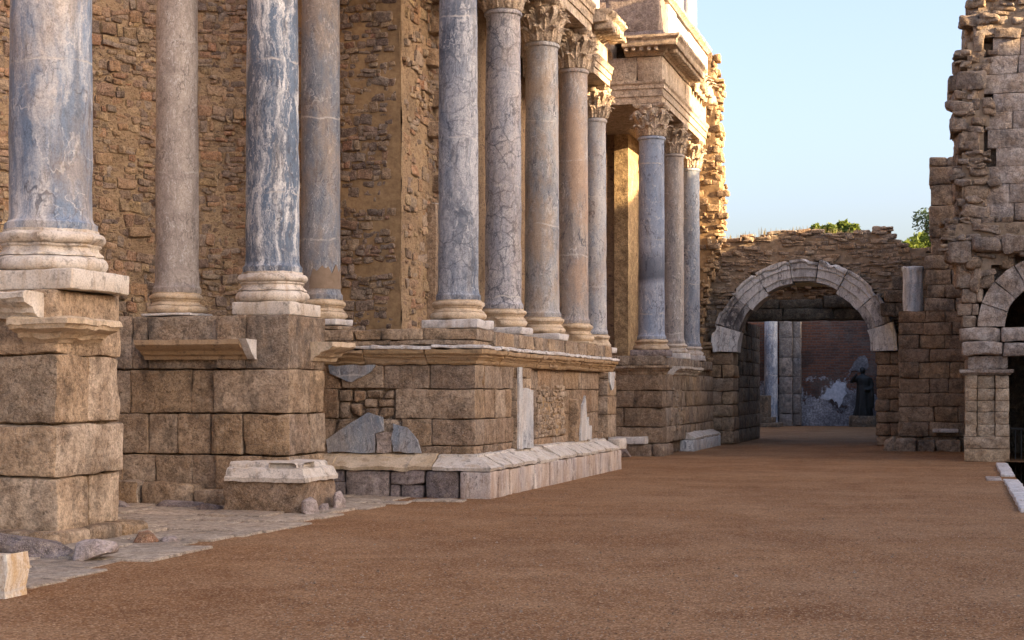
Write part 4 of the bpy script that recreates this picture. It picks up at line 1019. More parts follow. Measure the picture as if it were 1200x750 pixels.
# ------------------------------------------------------------------ ragged rubble pier at the end of the stage front
def end_pier():
    t = empty('rubble_pier', (-7.6, 48.0, 0), 'tall ragged ochre rubble pier at the end of the columns, beside the white arch', 'pier')
    def edge(z): return -6.80-.44*max(0, min(1, (5.6-z)/.8))-.03*z/4+.20*noise.noise(Vector((1.3, 2, z*.9)))+.10*noise.noise(Vector((5, 2, z*2.6)))-(.16*max(0, z-11.2))
    mb = MB(); x0 = -9.4
    rubble_face(mb, (x0, 47.5), (1,0,0), (0,-1,0), 3.2, 2.3, 12.2, inside=lambda u, z: x0+u < edge(z) and z < 12.0+.5*noise.noise(Vector((u*2, 7, 1))), h=(.08,.24), l=(.12,.40), depth=.4, a=.03, r=.04, jut=.07, cell=.1, skip=.35)
    mb.build('rubble_face', [M['rubble_ochre'], M['mortar_ochre']], t)
    mb = MB()
    for k in range(0, 58):
        z = 2.4+.16*k
        for y in (47.75, 48.05, 48.35, 48.65):
            e = edge(z)-.05+rnd.uniform(-.07, .05)*(2 if rnd.random() < .15 else 1); h = rnd.uniform(.11, .20)
            stone(mb, e-.4, e, y-.15, y+rnd.uniform(.1, .17), z, z+h, .035, .035, .10, rot=rnd.gauss(0,.12), tilt=(rnd.gauss(0,.08), rnd.gauss(0,.1), 0))
    mb.build('rubble_side', M['rubble_ochre'], t)
    mb = MB(); box(mb, -9.4, -7.42, 47.72, 48.9, 0, 5.0); box(mb, -9.4, -7.12, 47.72, 48.9, 5.0, 11.6); mb.build('core', M['rubble'], t)
    mb = MB(); z = .0
    while z < 2.3:
        h = min(rnd.uniform(.32, .45), 2.36-z); course_x(mb, -8.2, -7.34, 47.52, 48.9, z, z+h, None, (.5,.9), r=.03, a=.015, cell=.2); z += h
        if h < .06: break
    mb.build('foot_masonry', M['granite_brown'], t)
end_pier()

# ------------------------------------------------------------------ white marble arch
def arch():
    t = empty('stone_arch', (-4.38, 48.4, 0), 'round arch of white and dark veined marble voussoirs on brown block piers', 'arch')
    cx, cz, ro, ri = -4.42, 2.80, 2.75, 1.98; y0 = 47.95
    cuts = [0, 18, 39.5, 59, 81.5, 100, 119, 142, 161.5, 180]
    mats = ['m_arch', 'm_arch_dark', 'm_arch', 'm_arch', 'm_arch_dark2', 'm_arch', 'm_arch', 'm_arch_dark', 'm_arch']
    inner = [0, .10, 0, .16, .24, .20, 0, .05, 0]
    for i in range(9):
        a0, a1 = R_(180-cuts[i]-.25), R_(180-cuts[i+1]+.25); mb = MB(); n = 9; vs = []; fs = []; sd = rnd.uniform(0, 99)
        r_in = ri+inner[i]*.6; dj = rnd.uniform(-.02, .02)
        pr = [(r_in, .9), (r_in, .02), (ri+.25, .0), (ri+.26, -.06), (ri+.50, -.06), (ri+.51, -.12), (ri+.66, -.125), (ri+.70, -.19), (ro, -.20), (ro+.01, -.14), (ro+.01, .9)]
        if inner[i]: pr[1] = (r_in, .015); pr[2] = (max(r_in+.01, ri+.25), .0)
        k = len(pr)
        for s in range(n+1):
            an = a0+(a1-a0)*s/n
            for (r, w) in pr:
                rr = r*1.0
                q = Vector((cx+rr*math.cos(an), y0+w+dj, cz+rr*math.sin(an)))
                e = nv(q, 3.5, sd)*.022+nv(q, 11, sd)*.014
                if r > ro-.2 and noise.noise(q*2.3+Vector((sd,0,0))) > .15: e += Vector((-math.cos(an), .3, -math.sin(an)))*.07
                vs.append(q+e)
        for s in range(n):
            for j in range(k):
                jj = (j+1) % k; fs.append((s*k+j, s*k+jj, s*k+k+jj, s*k+k+j))
        fs.append(tuple(reversed(range(k)))); fs.append(tuple(n*k+j for j in range(k)))
        mb.add(vs, fs); mb.build('voussoir', M[mats[i]], t)
    for (x0, x1, m, nm) in ((-7.32, -6.50, 'granite', 0), (-2.30, -1.55, 'granite_brown', 1)):
        mb = MB(); zs = [0, .30, .68, 1.02, 1.38, 1.72, 2.06, 2.40, 2.795] if nm else [0, .42, .83, 1.2, 1.62, 2.02, 2.42, 2.795]
        for i, (a_, b_) in enumerate(zip(zs, zs[1:])):
            js = [] if i % 2 == 0 else [(x0*.45+x1*.55)]
            course_x(mb, x0+rnd.uniform(-.02,.02), x1+rnd.uniform(-.03,.03), 48.0, 49.2, a_, b_, js, r=.045, a=.02, jut=.02, cell=.15)
        mb.build('pier', M[m], t)
arch()

# ------------------------------------------------------------------ rubble mass over the arch and passage behind it
def arch_mass():
    t = empty('rubble_wall', (-4.4, 52.0, 0), 'grey brown rubble wall rising over the white arch, capped with bare earth', 'wall')
    def top(x):
        pts = [(-9.5,6.3), (-7.06,6.30), (-5.6,6.50), (-4.82,6.55), (-3.6,6.5), (-3.0,6.42), (-2.6,6.42), (-2.35,6.50), (-2.0,6.52), (-1.9,6.2), (-1.4,5.98), (-.6,5.9), (1,5.9)]
        for (a, za), (b, zb) in zip(pts, pts[1:]):
            if a <= x <= b: return za+(zb-za)*(x-a)/(b-a)
        return 6
    def ins(u, z):
        x = -8.8+u; r = math.hypot(x+4.42, z-2.8)
        return r > 2.70 and z < top(x)-.05 and (x < -7.2 or z > 2.8 or x > -1.6) and not (x > -1.55 and z < 3.8)
    mb = MB(); rubble_face(mb, (-8.8, 48.35), (1,0,0), (0,-1,0), 8.4, 2.7, 6.7, inside=ins, h=(.05,.15), l=(.12,.50), depth=.35, a=.02, r=.03, jut=.06, cell=.12, skip=.12)
    mb.build('rubble_face', [M['rubble_grey'], M['mortar_grey']], t)
    mb = MB()
    # core above the passage, with the passage left open below
    box(mb, -9.2, -6.95, 48.6, 53.5, 0, 6.0); box(mb, -6.55, -2.18, 50.75, 53.5, 4.72, 6.0); box(mb, -2.18, -.3, 48.6, 53.5, 0, 5.8)
    for i in range(24):
        a0 = math.pi*i/24; a1 = math.pi*(i+1)/24; m = (a0+a1)/2
        x0, x1 = sorted((-4.42+2.62*math.cos(a0), -4.42+2.62*math.cos(a1)))
        box(mb, x0, x1, 48.6, 49.25, 2.8+2.62*math.sin(m), 6.0)
    mb.build('core', M['rubble_dark'], t)
    mb = MB(); vs = []; fs = []; nx, ny = 60, 24      # earth over the vault
    for j in range(ny+1):
        for i in range(nx+1):
            x = -9.3+9.0*i/nx; y = 50.45+3.2*j/ny; v = j/ny
            z = top(x)-.06+.30*math.sin(min(1, v*1.3)*math.pi*.6)*max(0, 1-abs(x+5.0)/4.2)
            q = Vector((x, y, z)); z += .05*noise.noise(q*2)+.03*noise.noise(q*6)
            if j == ny or i in (0, nx): z = 5.7
            vs.append(Vector((x, y, z)))
    for j in range(ny):
        for i in range(nx): q = j*(nx+1)+i; fs.append((q, q+1, q+nx+2, q+nx+1))
    n0 = len(vs)
    for i in range(nx+1): vs.append(Vector((vs[i].x, 50.5, 4.9)))
    for i in range(nx): fs.append((n0+i, n0+i+1, i+1, i))
    mb.add(vs, fs); mb.build('soil_cap', M['soil'], t, smooth=60)
    mb = MB()
    for (x, y, w, d, z0, z1) in ((-2.25,48.5,.4,.5,6.3,6.56), (-2.0,48.5,.25,.5,6.2,6.42), (-2.75,48.6,.5,.5,6.25,6.45), (-1.7,48.5,.3,.4,5.8,6.05)): stone(mb, x-w/2, x+w/2, y, y+d, z0, z1, .05, .03, .1)
    mb.build('top_blocks', M['rubble_grey'], t)
    mb = MB()                                            # lintel wall inside the arch
    course_x(mb, -6.54, -2.2, 50.5, 51.4, 3.86, 4.22, [-5.3, -3.7], r=.03, a=.02, jut=.03, cell=.2); course_x(mb, -6.54, -4.05, 50.5, 51.4, 4.225, 4.52, [-5.4], r=.03, a=.02, jut=.02, cell=.2); course_x(mb, -4.03, -2.2, 50.44, 51.4, 4.225, 4.62, [], r=.05, a=.02, cell=.2)
    mb.build('lintel', M['lintel'], t)
    mb = MB(); rubble_face(mb, (-6.0, 50.55), (1,0,0), (0,-1,0), 3.4, 4.5, 5.0, h=(.08,.14), l=(.15,.35), depth=.3, a=.02, r=.04, cell=.14); mb.build('tympanum_rubble', [M['rubble_stone'], M['mortar_grey']], t)
    mb = MB(); z = 0
    for i in range(9):
        h = .43 if i != 4 else .40; course_y(mb, -7.0, -6.49, 49.22, 54.6, z, z+h, None, (.7, 1.2), r=.03, a=.015, cell=.2); z += h
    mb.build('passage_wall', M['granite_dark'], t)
arch_mass()
def grass_tufts():
    mb = MB()
    for i in range(300):
        x = rnd.uniform(-7.5, -2.6); y = rnd.uniform(50.5, 52)
        z = 6.30+.25*max(0, 1-abs(x+4.8)/2.6)+(.22 if y > 49.3 else 0)
        h = rnd.uniform(.05, .15)*(1.8 if abs(x+6.0) < .15 else 1); a = rnd.uniform(0, 6.3); dx, dy = math.cos(a)*.012, math.sin(a)*.012; l = rnd.gauss(0, .04)
        mb.add([(x-dx,y-dy,z-.15),(x+dx,y+dy,z-.15),(x+l,y,z+h),(x+l+.004,y+.01,z+h)], [(0,1,2),(1,0,3)])
    o = mb.build('dry_grass', M['grass'], smooth=0); tag(o, 'thin dry grass growing on the earth above the arch', None, None, 'stuff')
grass_tufts()

# ------------------------------------------------------------------ hall seen through the arch
def hall():
    t = empty('brick_wall', (-5.5, 75.0, 0), 'dark brick back wall with flaking grey plaster, seen through the white arch', 'wall')
    mb = MB(); box(mb, -12, 1, 75.0, 75.8, 0, 5.6); mb.build('brickwork', M['brick'], t)
    def patch(pts, m, d=.04):
        mb = MB(); prism(mb, pts, 'y', 75.0-d, 74.998, a=.05); mb.build('plaster_patch', M[m], t)
    patch([(-6.1,1.35), (-5.9,1.5), (-5.75,1.75), (-5.62,1.72), (-5.5,1.95), (-5.35,2.15), (-5.22,2.02), (-5.1,2.1), (-4.95,1.95), (-5.02,1.75), (-4.95,1.5), (-5.1,1.25), (-5.2,.95), (-5.27,.8), (-5.32,1.05), (-5.4,1.2), (-5.5,1.12), (-5.6,1.3), (-5.75,1.2), (-5.9,1.22)], 'plaster_white', .03)
    patch([(-4.75,2.55), (-4.6,2.9), (-4.45,3.2), (-4.1,3.3), (-3.98,3.0), (-3.9,2.75), (-4.2,2.5)], 'plaster')
    t2 = empty('hall_wall', (-11, 66, 0), 'dark stone side wall of the hall beyond the arch, on its left', 'wall')
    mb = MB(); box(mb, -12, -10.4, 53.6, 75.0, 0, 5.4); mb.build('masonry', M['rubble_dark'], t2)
    t3 = empty('hall_wall', (1, 66, 0), 'plain stone side wall of the hall beyond the arch, on its right, raised to keep the sun out', 'wall')
    mb = MB(); box(mb, .3, 1.5, 44.45, 74.98, 0, 7.4); mb.build('masonry', M['rubble_dark'], t3)  # height and length set, out of view, to block sun from the hall
    c = empty('marble_column', (-8.3, 74.0, 0), 'thin blue veined marble column standing inside the hall beyond the arch', 'column')
    c['local_parts'] = 1
    mb = MB(); lathe(mb, [(.02,.0), (.42,.0), (.44,.08), (.36,.16), (.34,.2), (.32,.3), (.30,5.0), (.02,5.0)], 32, .01, chip=.08); mb.build('shaft', M['m_hall'], c)
    del c['local_parts']
    p = empty('pilaster', (-7.4, 74.6, 0), 'grey mossy stone pilaster beside the thin blue veined column in the hall', 'pilaster')
    mb = MB(); z = 0
    for h in (.6, .9, .8, .9, .9, 1.0):
        stone(mb, -7.95, -7.35, 74.3, 75.0, z, z+h-.01, .02, .012, .25); stone(mb, -7.33, -6.98, 74.45, 75.0, z, z+h-.01, .02, .012, .25); z += h
    mb.build('blocks', M['pilaster_stone'], p)
    q = empty('stone_pedestal', (-8.7, 72.6, 0), 'dark square stone base with stepped foot at the left of the hall', 'pedestal')
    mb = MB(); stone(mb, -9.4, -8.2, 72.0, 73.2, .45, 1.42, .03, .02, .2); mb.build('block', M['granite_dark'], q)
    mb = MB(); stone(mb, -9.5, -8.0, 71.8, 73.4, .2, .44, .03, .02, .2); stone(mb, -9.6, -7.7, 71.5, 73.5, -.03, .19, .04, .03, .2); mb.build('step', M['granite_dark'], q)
hall()
def statue():
    t = empty('statue', (-4.12, 74.0, 0), 'dark robed standing statue on a low stone block before the plastered brick wall', 'statue')
    mb = MB(); stone(mb, -4.72, -3.52, 73.55, 74.5, -.02, .50, .03, .02, .2); mb.build('base_block', M['granite_dark'], t)
    mb = MB(); cx, cy, z0 = -4.12, 74.0, .49
    rings = [(0,.42,.34), (.1,.42,.34), (.5,.37,.30), (.95,.34,.27), (1.2,.33,.25), (1.42,.30,.22), (1.62,.36,.23), (1.75,.37,.21), (1.83,.24,.15), (1.88,.10,.10), (1.95,.085,.09), (1.99,.10,.11), (2.05,.115,.13), (2.13,.12,.135), (2.2,.095,.11), (2.25,.03,.03)]
    n = 40; vs = []; fs = []
    for i, (z, rx, ry) in enumerate(rings):
        sway = .05*math.sin(z*1.7)
        for j in range(n):
            a = 2*math.pi*j/n; fold = 1+(.07*math.sin(a*9+z*2.2)+.04*math.sin(a*5-z*3))*(1 if z < 1.7 else 0)*(1.15-z*.4)
            ex = .04 if (2.02 < z < 2.12 and abs(a-3*math.pi/2) < .2) else 0     # nose
            vs.append(Vector((cx+sway+rx*fold*math.cos(a), cy+(ry*fold+ex)*math.sin(a), z0+z)))
    for i in range(len(rings)-1):
        for j in range(n): jj = (j+1) % n; fs.append((i*n+j, i*n+jj, i*n+n+jj, i*n+n+j))
    fs.append(tuple(reversed(range(n)))); fs.append(tuple((len(rings)-1)*n+j for j in range(n)))
    mb.add(vs, fs)
    def limb(pts, rads):
        vs = []; fs = []; m = 14; P = [Vector(p) for p in pts]
        for i, (p, r) in enumerate(zip(P, rads)):
            d = (P[min(i+1, len(P)-1)]-P[max(i-1, 0)]).normalized(); e = d.cross(Vector((0.3, 1, .2))).normalized(); g = d.cross(e)
            for j in range(m): a = 2*math.pi*j/m; vs.append(p+(e*math.cos(a)+g*math.sin(a))*r)
        for i in range(len(P)-1):
            for j in range(m): jj = (j+1) % m; fs.append((i*m+j, i*m+jj, i*m+m+jj, i*m+m+j))
        fs.append(tuple(reversed(range(m)))); fs.append(tuple((len(P)-1)*m+j for j in range(m)))
        mb.add(vs, fs)
    limb([(cx-.25,cy,z0+1.72), (cx-.42,cy-.05,z0+1.62), (cx-.50,cy-.1,z0+1.55), (cx-.40,cy-.25,z0+1.72), (cx-.30,cy-.3,z0+1.86), (cx-.27,cy-.3,z0+1.95)], [.11,.105,.09,.075,.06,.05])
    limb([(cx+.30,cy,z0+1.70), (cx+.38,cy,z0+1.45), (cx+.38,cy-.05,z0+1.25), (cx+.22,cy-.27,z0+1.18), (cx+.12,cy-.31,z0+1.2)], [.12,.11,.10,.08,.06])
    limb([(cx+.36,cy-.1,z0+1.3), (cx+.40,cy-.12,z0+.9), (cx+.42,cy-.1,z0+.35)], [.10,.12,.08])
    o = mb.build('figure', M['statue'], t)
    md = o.modifiers.new('remesh', 'REMESH'); md.mode = 'VOXEL'; md.voxel_size = .028; md.use_smooth_shade = True
    dg = bpy.context.evaluated_depsgraph_get(); me = bpy.data.meshes.new_from_object(o.evaluated_get(dg)); o.modifiers.clear(); o.data = me
statue()

# ------------------------------------------------------------------ right side: stepped wall, gateway and tower
def right_wall():
    t = empty('ashlar_wall', (-.6, 44.8, 0), 'brown block wall stepping up between the white arch and the right tower', 'wall')
    mb = MB(); z = 0; k = 0
    hs = [.38, .40, .42, .36, .40, .44, .36, .38, .34, .30]
    for i, h in enumerate(hs):
        if z+h > 3.8: break
        course_x(mb, -1.52, .35, 44.3, 45.4, z, z+h, None, (.45, 1.0), r=.03, a=.016, jut=.03, cell=.16); z += h
    course_x(mb, -1.5, .35, 44.3, 45.4, z, 3.77, [-1.1, -.75, -.2], r=.04, a=.025, jut=.04, cell=.14)
    mb.build('lower_masonry', M['granite_brown'], t)
    mb = MB(); z = 3.78
    while z < 7.9:
        h = min(rnd.uniform(.32, .62), 7.95-z); e = -.80+rnd.uniform(-.05, .07)+(.10 if z > 5.2 else 0)
        course_x(mb, e, .4, 44.35, 45.6, z, z+h, None, (.4, .8), r=.04, a=.02, jut=.03, cell=.16); z += h
        if h < .1: break
    mb.build('upper_masonry', M['granite_grey'], t)
    mb = MB(); stone(mb, -1.58, -1.05, 43.7, 44.25, -.03, .33, .06, .04, .1); stone(mb, -1.02, -.55, 43.75, 44.25, -.03, .30, .05, .03, .1); stone(mb, -.53, .1, 43.8, 44.26, -.03, .30, .05, .03, .1); mb.build('foot_blocks', M['granite_grey'], t)
    mb = MB(); stone(mb, -.62, .05, 44.05, 44.3, .50, .60, .02, .015, .1); mb.build('ledge', M['white_clean'], t)
    mb = MB(); box(mb, -1.45, .3, 44.6, 48.6, 0, 3.7); box(mb, -.66, .35, 44.6, 47, 3.7, 7.6); mb.build('core', M['mortar'], t)
    mb = MB(); course_x(mb, -2.1, -.7, 46.6, 47.6, 3.78, 4.15, None, (.4,.8), r=.04, a=.02, jut=.04, cell=.16); course_x(mb, -2.0, -.7, 46.6, 47.6, 4.16, 4.5, None, (.4,.8), r=.04, a=.02, jut=.04, cell=.16); course_x(mb, -1.8, -.7, 46.7, 47.6, 4.51, 4.9, None, (.4,.8), r=.04, a=.02, jut=.04, cell=.16)
    box(mb, -1.5, .29, 46.8, 48.55, 3.72, 5.3); mb.build('rear_masonry', M['granite_dark'], t)
    f = empty('column_fragment', (-1.15, 44.9, 3.785), 'short stump of pale blue fluted marble column standing on the brown wall', 'column stump')
    mb = MB(); prof = []
    vs = []; fs = []; n = 48; zs = [3.785, 3.86, 4.2, 4.6, 4.88, 4.92, 5.0, 5.02]; rs = [.25, .26, .262, .265, .27, .29, .29, .27]
    for z, r in zip(zs, rs):
        for j in range(n):
            a = 2*math.pi*j/n; tw = a+(z-3.8)*.55; q = r*(1+(.055*math.cos(tw*9) if 3.8 < z < 4.9 else 0)); p = Vector((-1.15+q*math.cos(a), 44.72+q*math.sin(a), z)); vs.append(p+nv(p, 6, 3)*.02)
    for i in range(len(zs)-1):
        for j in range(n): jj = (j+1) % n; fs.append((i*n+j, i*n+jj, i*n+n+jj, i*n+n+j))
    fs.append(tuple(reversed(range(n)))); fs.append(tuple((len(zs)-1)*n+j for j in range(n)))
    mb.add(vs, fs); mb.build('stump', M['stump'], f)
right_wall()

def gateway():
    t = empty('gate_tower', (2.0, 40.0, 0), 'tall ruined gate tower with arched doorway and grey ashlar facing, at the right', 'tower')
    YF = 37.7
    # corner pilaster, recessed centre
    mb = MB(); zs = [0, .30, .58, .86, 1.14, 1.40, 1.68, 1.98]
    for i, (a_, b_) in enumerate(zip(zs, zs[1:])):
        if i < 2: stone(mb, .17, 1.16, YF, YF+1.2, a_, b_-.006, .02, .012, .12)
        else:
            stone(mb, .19, .45, YF+.02, YF+.5, a_, b_-.006, .015, .008, .12); stone(mb, .46, .84, YF+.07, YF+.6, a_, b_-.006, .015, .008, .12); stone(mb, .85, 1.15, YF+.0, YF+1.2, a_, b_-.006, .02, .01, .12)
            stone(mb, .19, .9, YF+.55, YF+1.2, a_, b_-.006, .015, .008, .2)
    mb.build('pilaster', M['pilaster_pale'], t)
    mb = MB(); sweep(mb, [(-.5, 1.985), (.0, 1.985), (.03, 2.02), (.06, 2.03), (.075, 2.06), (.075, 2.11), (-.5, 2.115)], [(.14, YF+1.0), (.14, YF), (1.18, YF), (1.18, YF+.9)], 3, a=.008, sub=.12); mb.build('pilaster_cap', M['ashlar_grey'], t)
    mb = MB(); stone(mb, .24, 1.12, YF+.03, YF+1.1, 2.12, 2.42, .03, .015, .12); mb.build('impost_block', M['ashlar_grey'], t)
    mb = MB()                                           # broken lintel in two layers
    stone(mb, .13, 1.0, YF-.12, YF+.8, 2.43, 2.74, .05, .035, .09); stone(mb, 1.01, 3.2, YF-.12, YF+.8, 2.43, 2.73, .05, .03, .1)
    stone(mb, .08, .95, YF-.03, YF+.8, 2.75, 3.06, .05, .03, .1); stone(mb, .96, 3.3, YF-.10, YF+.8, 2.745, 3.06, .05, .035, .1)
    mb.build('lintel', M['ashlar_grey'], t)
    cx, cz, ri, ro = 2.06, 3.08, 1.0, 1.60              # relieving arch over the lintel
    for i in range(9):
        a0, a1 = math.pi*(1-i/9)-.006, math.pi*(1-(i+1)/9)+.006; mb = MB(); vs = []; fs = []; n = 5; sd = rnd.uniform(0, 99); w0 = rnd.uniform(-.015, .015)
        pr = [(ri, .8), (ri, .0), (ro, 0), (ro, .8)]; k = 4
        for s in range(n+1):
            an = a0+(a1-a0)*s/n
            for r, w in pr:
                q = Vector((cx+r*math.cos(an), YF-.02+w+w0, cz+r*math.sin(an))); vs.append(q+nv(q, 6, sd)*.012)
        for s in range(n):
            for j in range(k): jj = (j+1) % k; fs.append((s*k+j, s*k+jj, s*k+k+jj, s*k+k+j))
        fs.append(tuple(reversed(range(k)))); fs.append(tuple(n*k+j for j in range(k)))
        mb.add(vs, fs); mb.build('voussoir', M['ashlar_grey'], t)
    # masonry left of the arch up to the ledge
    mb = MB()
    inside = lambda u, z: math.hypot(.0+u-cx, z-cz) > ro+.0
    for z0, z1 in ((3.07,3.34), (3.345,3.62), (3.625,3.95), (3.955,4.3)):
        xe = cx-math.sqrt(max(.01, (ro+.02)**2-max(0, (z0+z1)/2-cz)**2)); course_x(mb, .05+rnd.uniform(-.05,.08), xe, YF, YF+.8, z0, z1, None, (.28,.5), r=.035, a=.02, jut=.03, cell=.12)
    mb.build('spandrel_blocks', M['granite_grey'], t)
    mb = MB()
    rubble_face(mb, (-.20, YF-.05), (1,0,0), (0,-1,0), 6.2, 4.25, 5.55, inside=lambda u, z: math.hypot(-.2+u-cx, z-cz) > ro+.08 and not (z < 4.7 and u < .25), h=(.12,.3), l=(.2,.6), depth=.5, a=.04, r=.08, jut=.10, cell=.12)
    for (x0, x1, z0, z1, d) in ((-.2,.35,4.55,5.05,.15), (.36,1.0,4.78,5.1,.22), (1.0,1.7,4.75,5.15,.25), (-.05,.3,4.0,4.6,.05), (.3,.55,3.9,4.7,.1), (1.7,2.5,4.8,5.2,.2)): stone(mb, x0, x1, YF-d, YF+.5, z0, z1, .09, .06, .09)
    mb.build('rubble_ledge', [M['tower_rubble'], M['mortar_grey']], t)
    # fine ashlar facing
    mb = MB(); z = 5.5; hs = [.40,.44,.40,.42,.43,.40,.42,.44,.42,.42]; left = [.42,.52,.62,.80,.66,.72,.74,.60,.70,.78]
    for h, l in zip(hs, left):
        course_x(mb, l+rnd.uniform(-.1,.1), 6.0, YF+.10, YF+.6, z, z+h, None, (.6, 1.15), r=.012, a=.006, gap=.006, jut=.006, cell=.25); z += h
    ztop = z
    mb.build('ashlar_facing', M['ashlar_grey'], t)
    # rough left edge and top
    def lft(z):
        pts = [(4.2,-.1), (5.0,-.2), (5.6,-.12), (6.2,-.2), (6.8,-.16), (7.3,-.12), (7.9,-.22), (8.4,-.16), (8.55,-.30), (8.75,-.30), (8.9,-.12), (9.4,-.10), (9.6,-.12), (9.75,.05), (10.1,.05), (10.4,.12), (10.7,.3), (13.2,1.5)]
        for (a, xa), (b, xb) in zip(pts, pts[1:]):
            if a <= z <= b: return xa+(xb-xa)*(z-a)/(b-a)
        return .2
    mb = MB()
    rubble_face(mb, (-.6, YF+.0), (1,0,0), (0,-1,0), 1.75, 5.4, 10.8, inside=lambda u, z: -.6+u > lft(z)+.20 and -.6+u < .75+.1*math.sin(z*5), h=(.07,.42), l=(.15,.6), depth=.7, a=.05, r=.05, jut=.06, cell=.09, skip=0, bed=.06)
    rubble_face(mb, (-.1, YF+.02), (1,0,0), (0,-1,0), 6.2, 9.7, 13.2, inside=lambda u, z: -.1+u > lft(z)+.24, h=(.06,.26), l=(.2,.6), depth=.7, a=.045, r=.05, jut=.05, cell=.10, skip=.03, bed=.05)  # top runs on out of view, heightened to shade the far pedestal
    mb.build('rubble_edge', [M['tower_rubble'], M['mortar_grey']], t)
    mb = MB(); z = 4.2
    while z < 10.4:                                     # flank of the tower
        h = rnd.uniform(.25, .4); y = YF+.5
        while y < 41.3:
            l = rnd.uniform(.35, .8); e = lft(z+h/2)+.08+rnd.uniform(-.06,.06)+max(0, (y-38)*.03); stone(mb, e, e+.6, y, y+l, z, z+h, .07, .035, .2); y += l
        z += h
    z = 0
    while z < 4.2:
        h = rnd.uniform(.3, .45); y = YF+1.15
        while y < 44.2:
            l = rnd.uniform(.4, .9); e = .22+rnd.uniform(-.03,.03); stone(mb, e, e+.5, y, y+l, z, z+h, .05, .025, .2); y += l
        z += h
    mb.build('flank_masonry', M['granite_grey'], t)
    mb = MB()                                           # core, hollow behind the doorway
    box(mb, .5, 1.05, YF+.35, 44.4, -1.3, 4.14); box(mb, 3.08, 6, YF+.3, 44.4, -1.3, 4.14); box(mb, 1.05, 3.08, 43.4, 44.4, -1.3, 4.14)
    box(mb, .25, 6, YF+.30, 41.5, 4.14, 9.6); box(mb, 1.6, 6, YF+.45, 41.5, 9.6, 12.6); box(mb, .55, 6, 41.5, 44.4, 4.14, 4.6)
    mb.build('core', M['granite_dark'], t)
    mb = MB(); course_z = 0
    for z0, z1 in ((-1.25,-.8), (-.79,-.3), (-.29,.2), (.21,.7), (.71,1.2), (1.21,1.7), (1.71,2.1), (2.11,2.42)): course_x(mb, 2.72, 6, YF, YF+.5, z0, z1, None, (.6,1.1), r=.02, a=.01, cell=.3)
    for z0, z1 in ((3.07,3.5), (3.51,3.95), (3.96,4.3)): course_x(mb, 3.5, 6, YF, YF+.5, z0, z1, None, (.6,1.1), r=.02, a=.01, cell=.3)
    mb.build('block_masonry', M['ashlar_grey'], t)
    g = empty('iron_railing', (1.95, 39.5, -1.25), 'black iron railing standing inside the dark doorway', 'railing')
    mb = MB()
    for i in range(12): x = 1.2+i*.135; box(mb, x, x+.025, 39.5, 39.525, -1.25, .75)
    box(mb, 1.16, 2.74, 39.49, 39.535, .70, .74); box(mb, 1.16, 2.74, 39.49, 39.535, -1.1, -1.06); mb.build('bars', M['iron'], g, smooth=0)
gateway()

# ------------------------------------------------------------------ kerb slabs along the stage edge
for (x0, x1, y0, y1, z, lab) in ((.80, 1.05, 31.2, 36.2, .06, 'narrow grey marble kerb slab nearest the doorway pilaster'), (.80, 1.06, 22.0, 29.6, .06, 'long white marble kerb slab on the right edge of the stage'), (.82, 1.06, 12.0, 21.9, .05, 'near grey marble kerb slab on the right edge, lying out of view')):
    if y0 < 15: continue
    mb = MB()
    yy = y0
    while yy < y1-.4:
        ye = min(y1, yy+rnd.uniform(1.4, 2.6)); stone(mb, x0+rnd.uniform(-.02,.02), x1, yy, ye-.02, -.25, z+rnd.uniform(-.01,.01), .02, .018, .12); yy = ye
    o = mb.build('kerb_slab', M['white_clean'], loc=((x0+x1)/2, (y0+y1)/2, 0)); tag(o, lab, 'kerb', 'kerb slabs along the stage edge')
mb = MB(); stone(mb, .52, .79, 29.7, 30.9, -.08, .025, .02, .012, .12)
o = mb.build('paving_slab', M['pinkmarble'], loc=(.65, 30.3, 0)); tag(o, 'small pinkish slab set flat in the gravel beside the kerb', 'slab')

# ------------------------------------------------------------------ loose stones on the ground
def loose(name, x, y, w, d, h, mat, label, rot=0, tilt=(0,0,0), r=.06, a=.04, sink=.04, cat='stone', z=0):
    mb = MB(); stone(mb, x-w/2, x+w/2, y-d/2, y+d/2, z-sink, z+h, r, a, .06, rot=rot, tilt=tilt)
    o = mb.build(name, M[mat], loc=(x, y, z)); tag(o, label, cat, 'loose stones lying before the pedestals'); return o
def rock(name, x, y, w, d, h, mat, label, rot=0, tilt=0, z=0, n=16, seed=1):
    q = random.Random(seed); bm = bmesh.new(); c, sn = math.cos(rot), math.sin(rot)
    for i in range(n):
        v = Vector((q.uniform(-1, 1), q.uniform(-1, 1), q.uniform(-.35, 1))); v = v.normalized()*q.uniform(.85, 1.05)
        px, py = v.x*w/2, v.y*d/2; pz = max(-.04, v.z*h+px*tilt)
        bm.verts.new((px*c-py*sn, px*sn+py*c, pz))
    r = bmesh.ops.convex_hull(bm, input=bm.verts); bmesh.ops.delete(bm, geom=[g for g in r['geom_interior'] if isinstance(g, bmesh.types.BMVert)], context='VERTS')
    bmesh.ops.bevel(bm, geom=bm.edges[:], offset=min(w, d, h)*.07, segments=1, affect='EDGES', clamp_overlap=True)
    bmesh.ops.triangulate(bm, faces=bm.faces[:]); bmesh.ops.subdivide_edges(bm, edges=[e for e in bm.edges if e.calc_length() > .08], cuts=2, use_grid_fill=True)
    for v in bm.verts: v.co += nv(v.co, 9, seed*3.3)*min(w, d, h)*.05
    me = bpy.data.meshes.new(name); bm.to_mesh(me); bm.free(); me.materials.append(M[mat]); me.shade_smooth(); me.set_sharp_from_angle(angle=R_(28))
    o = bpy.data.objects.new(name, me); COL.objects.link(o); o.location = (x, y, z); tag(o, label, 'stone', 'loose stones lying before the pedestals'); return o
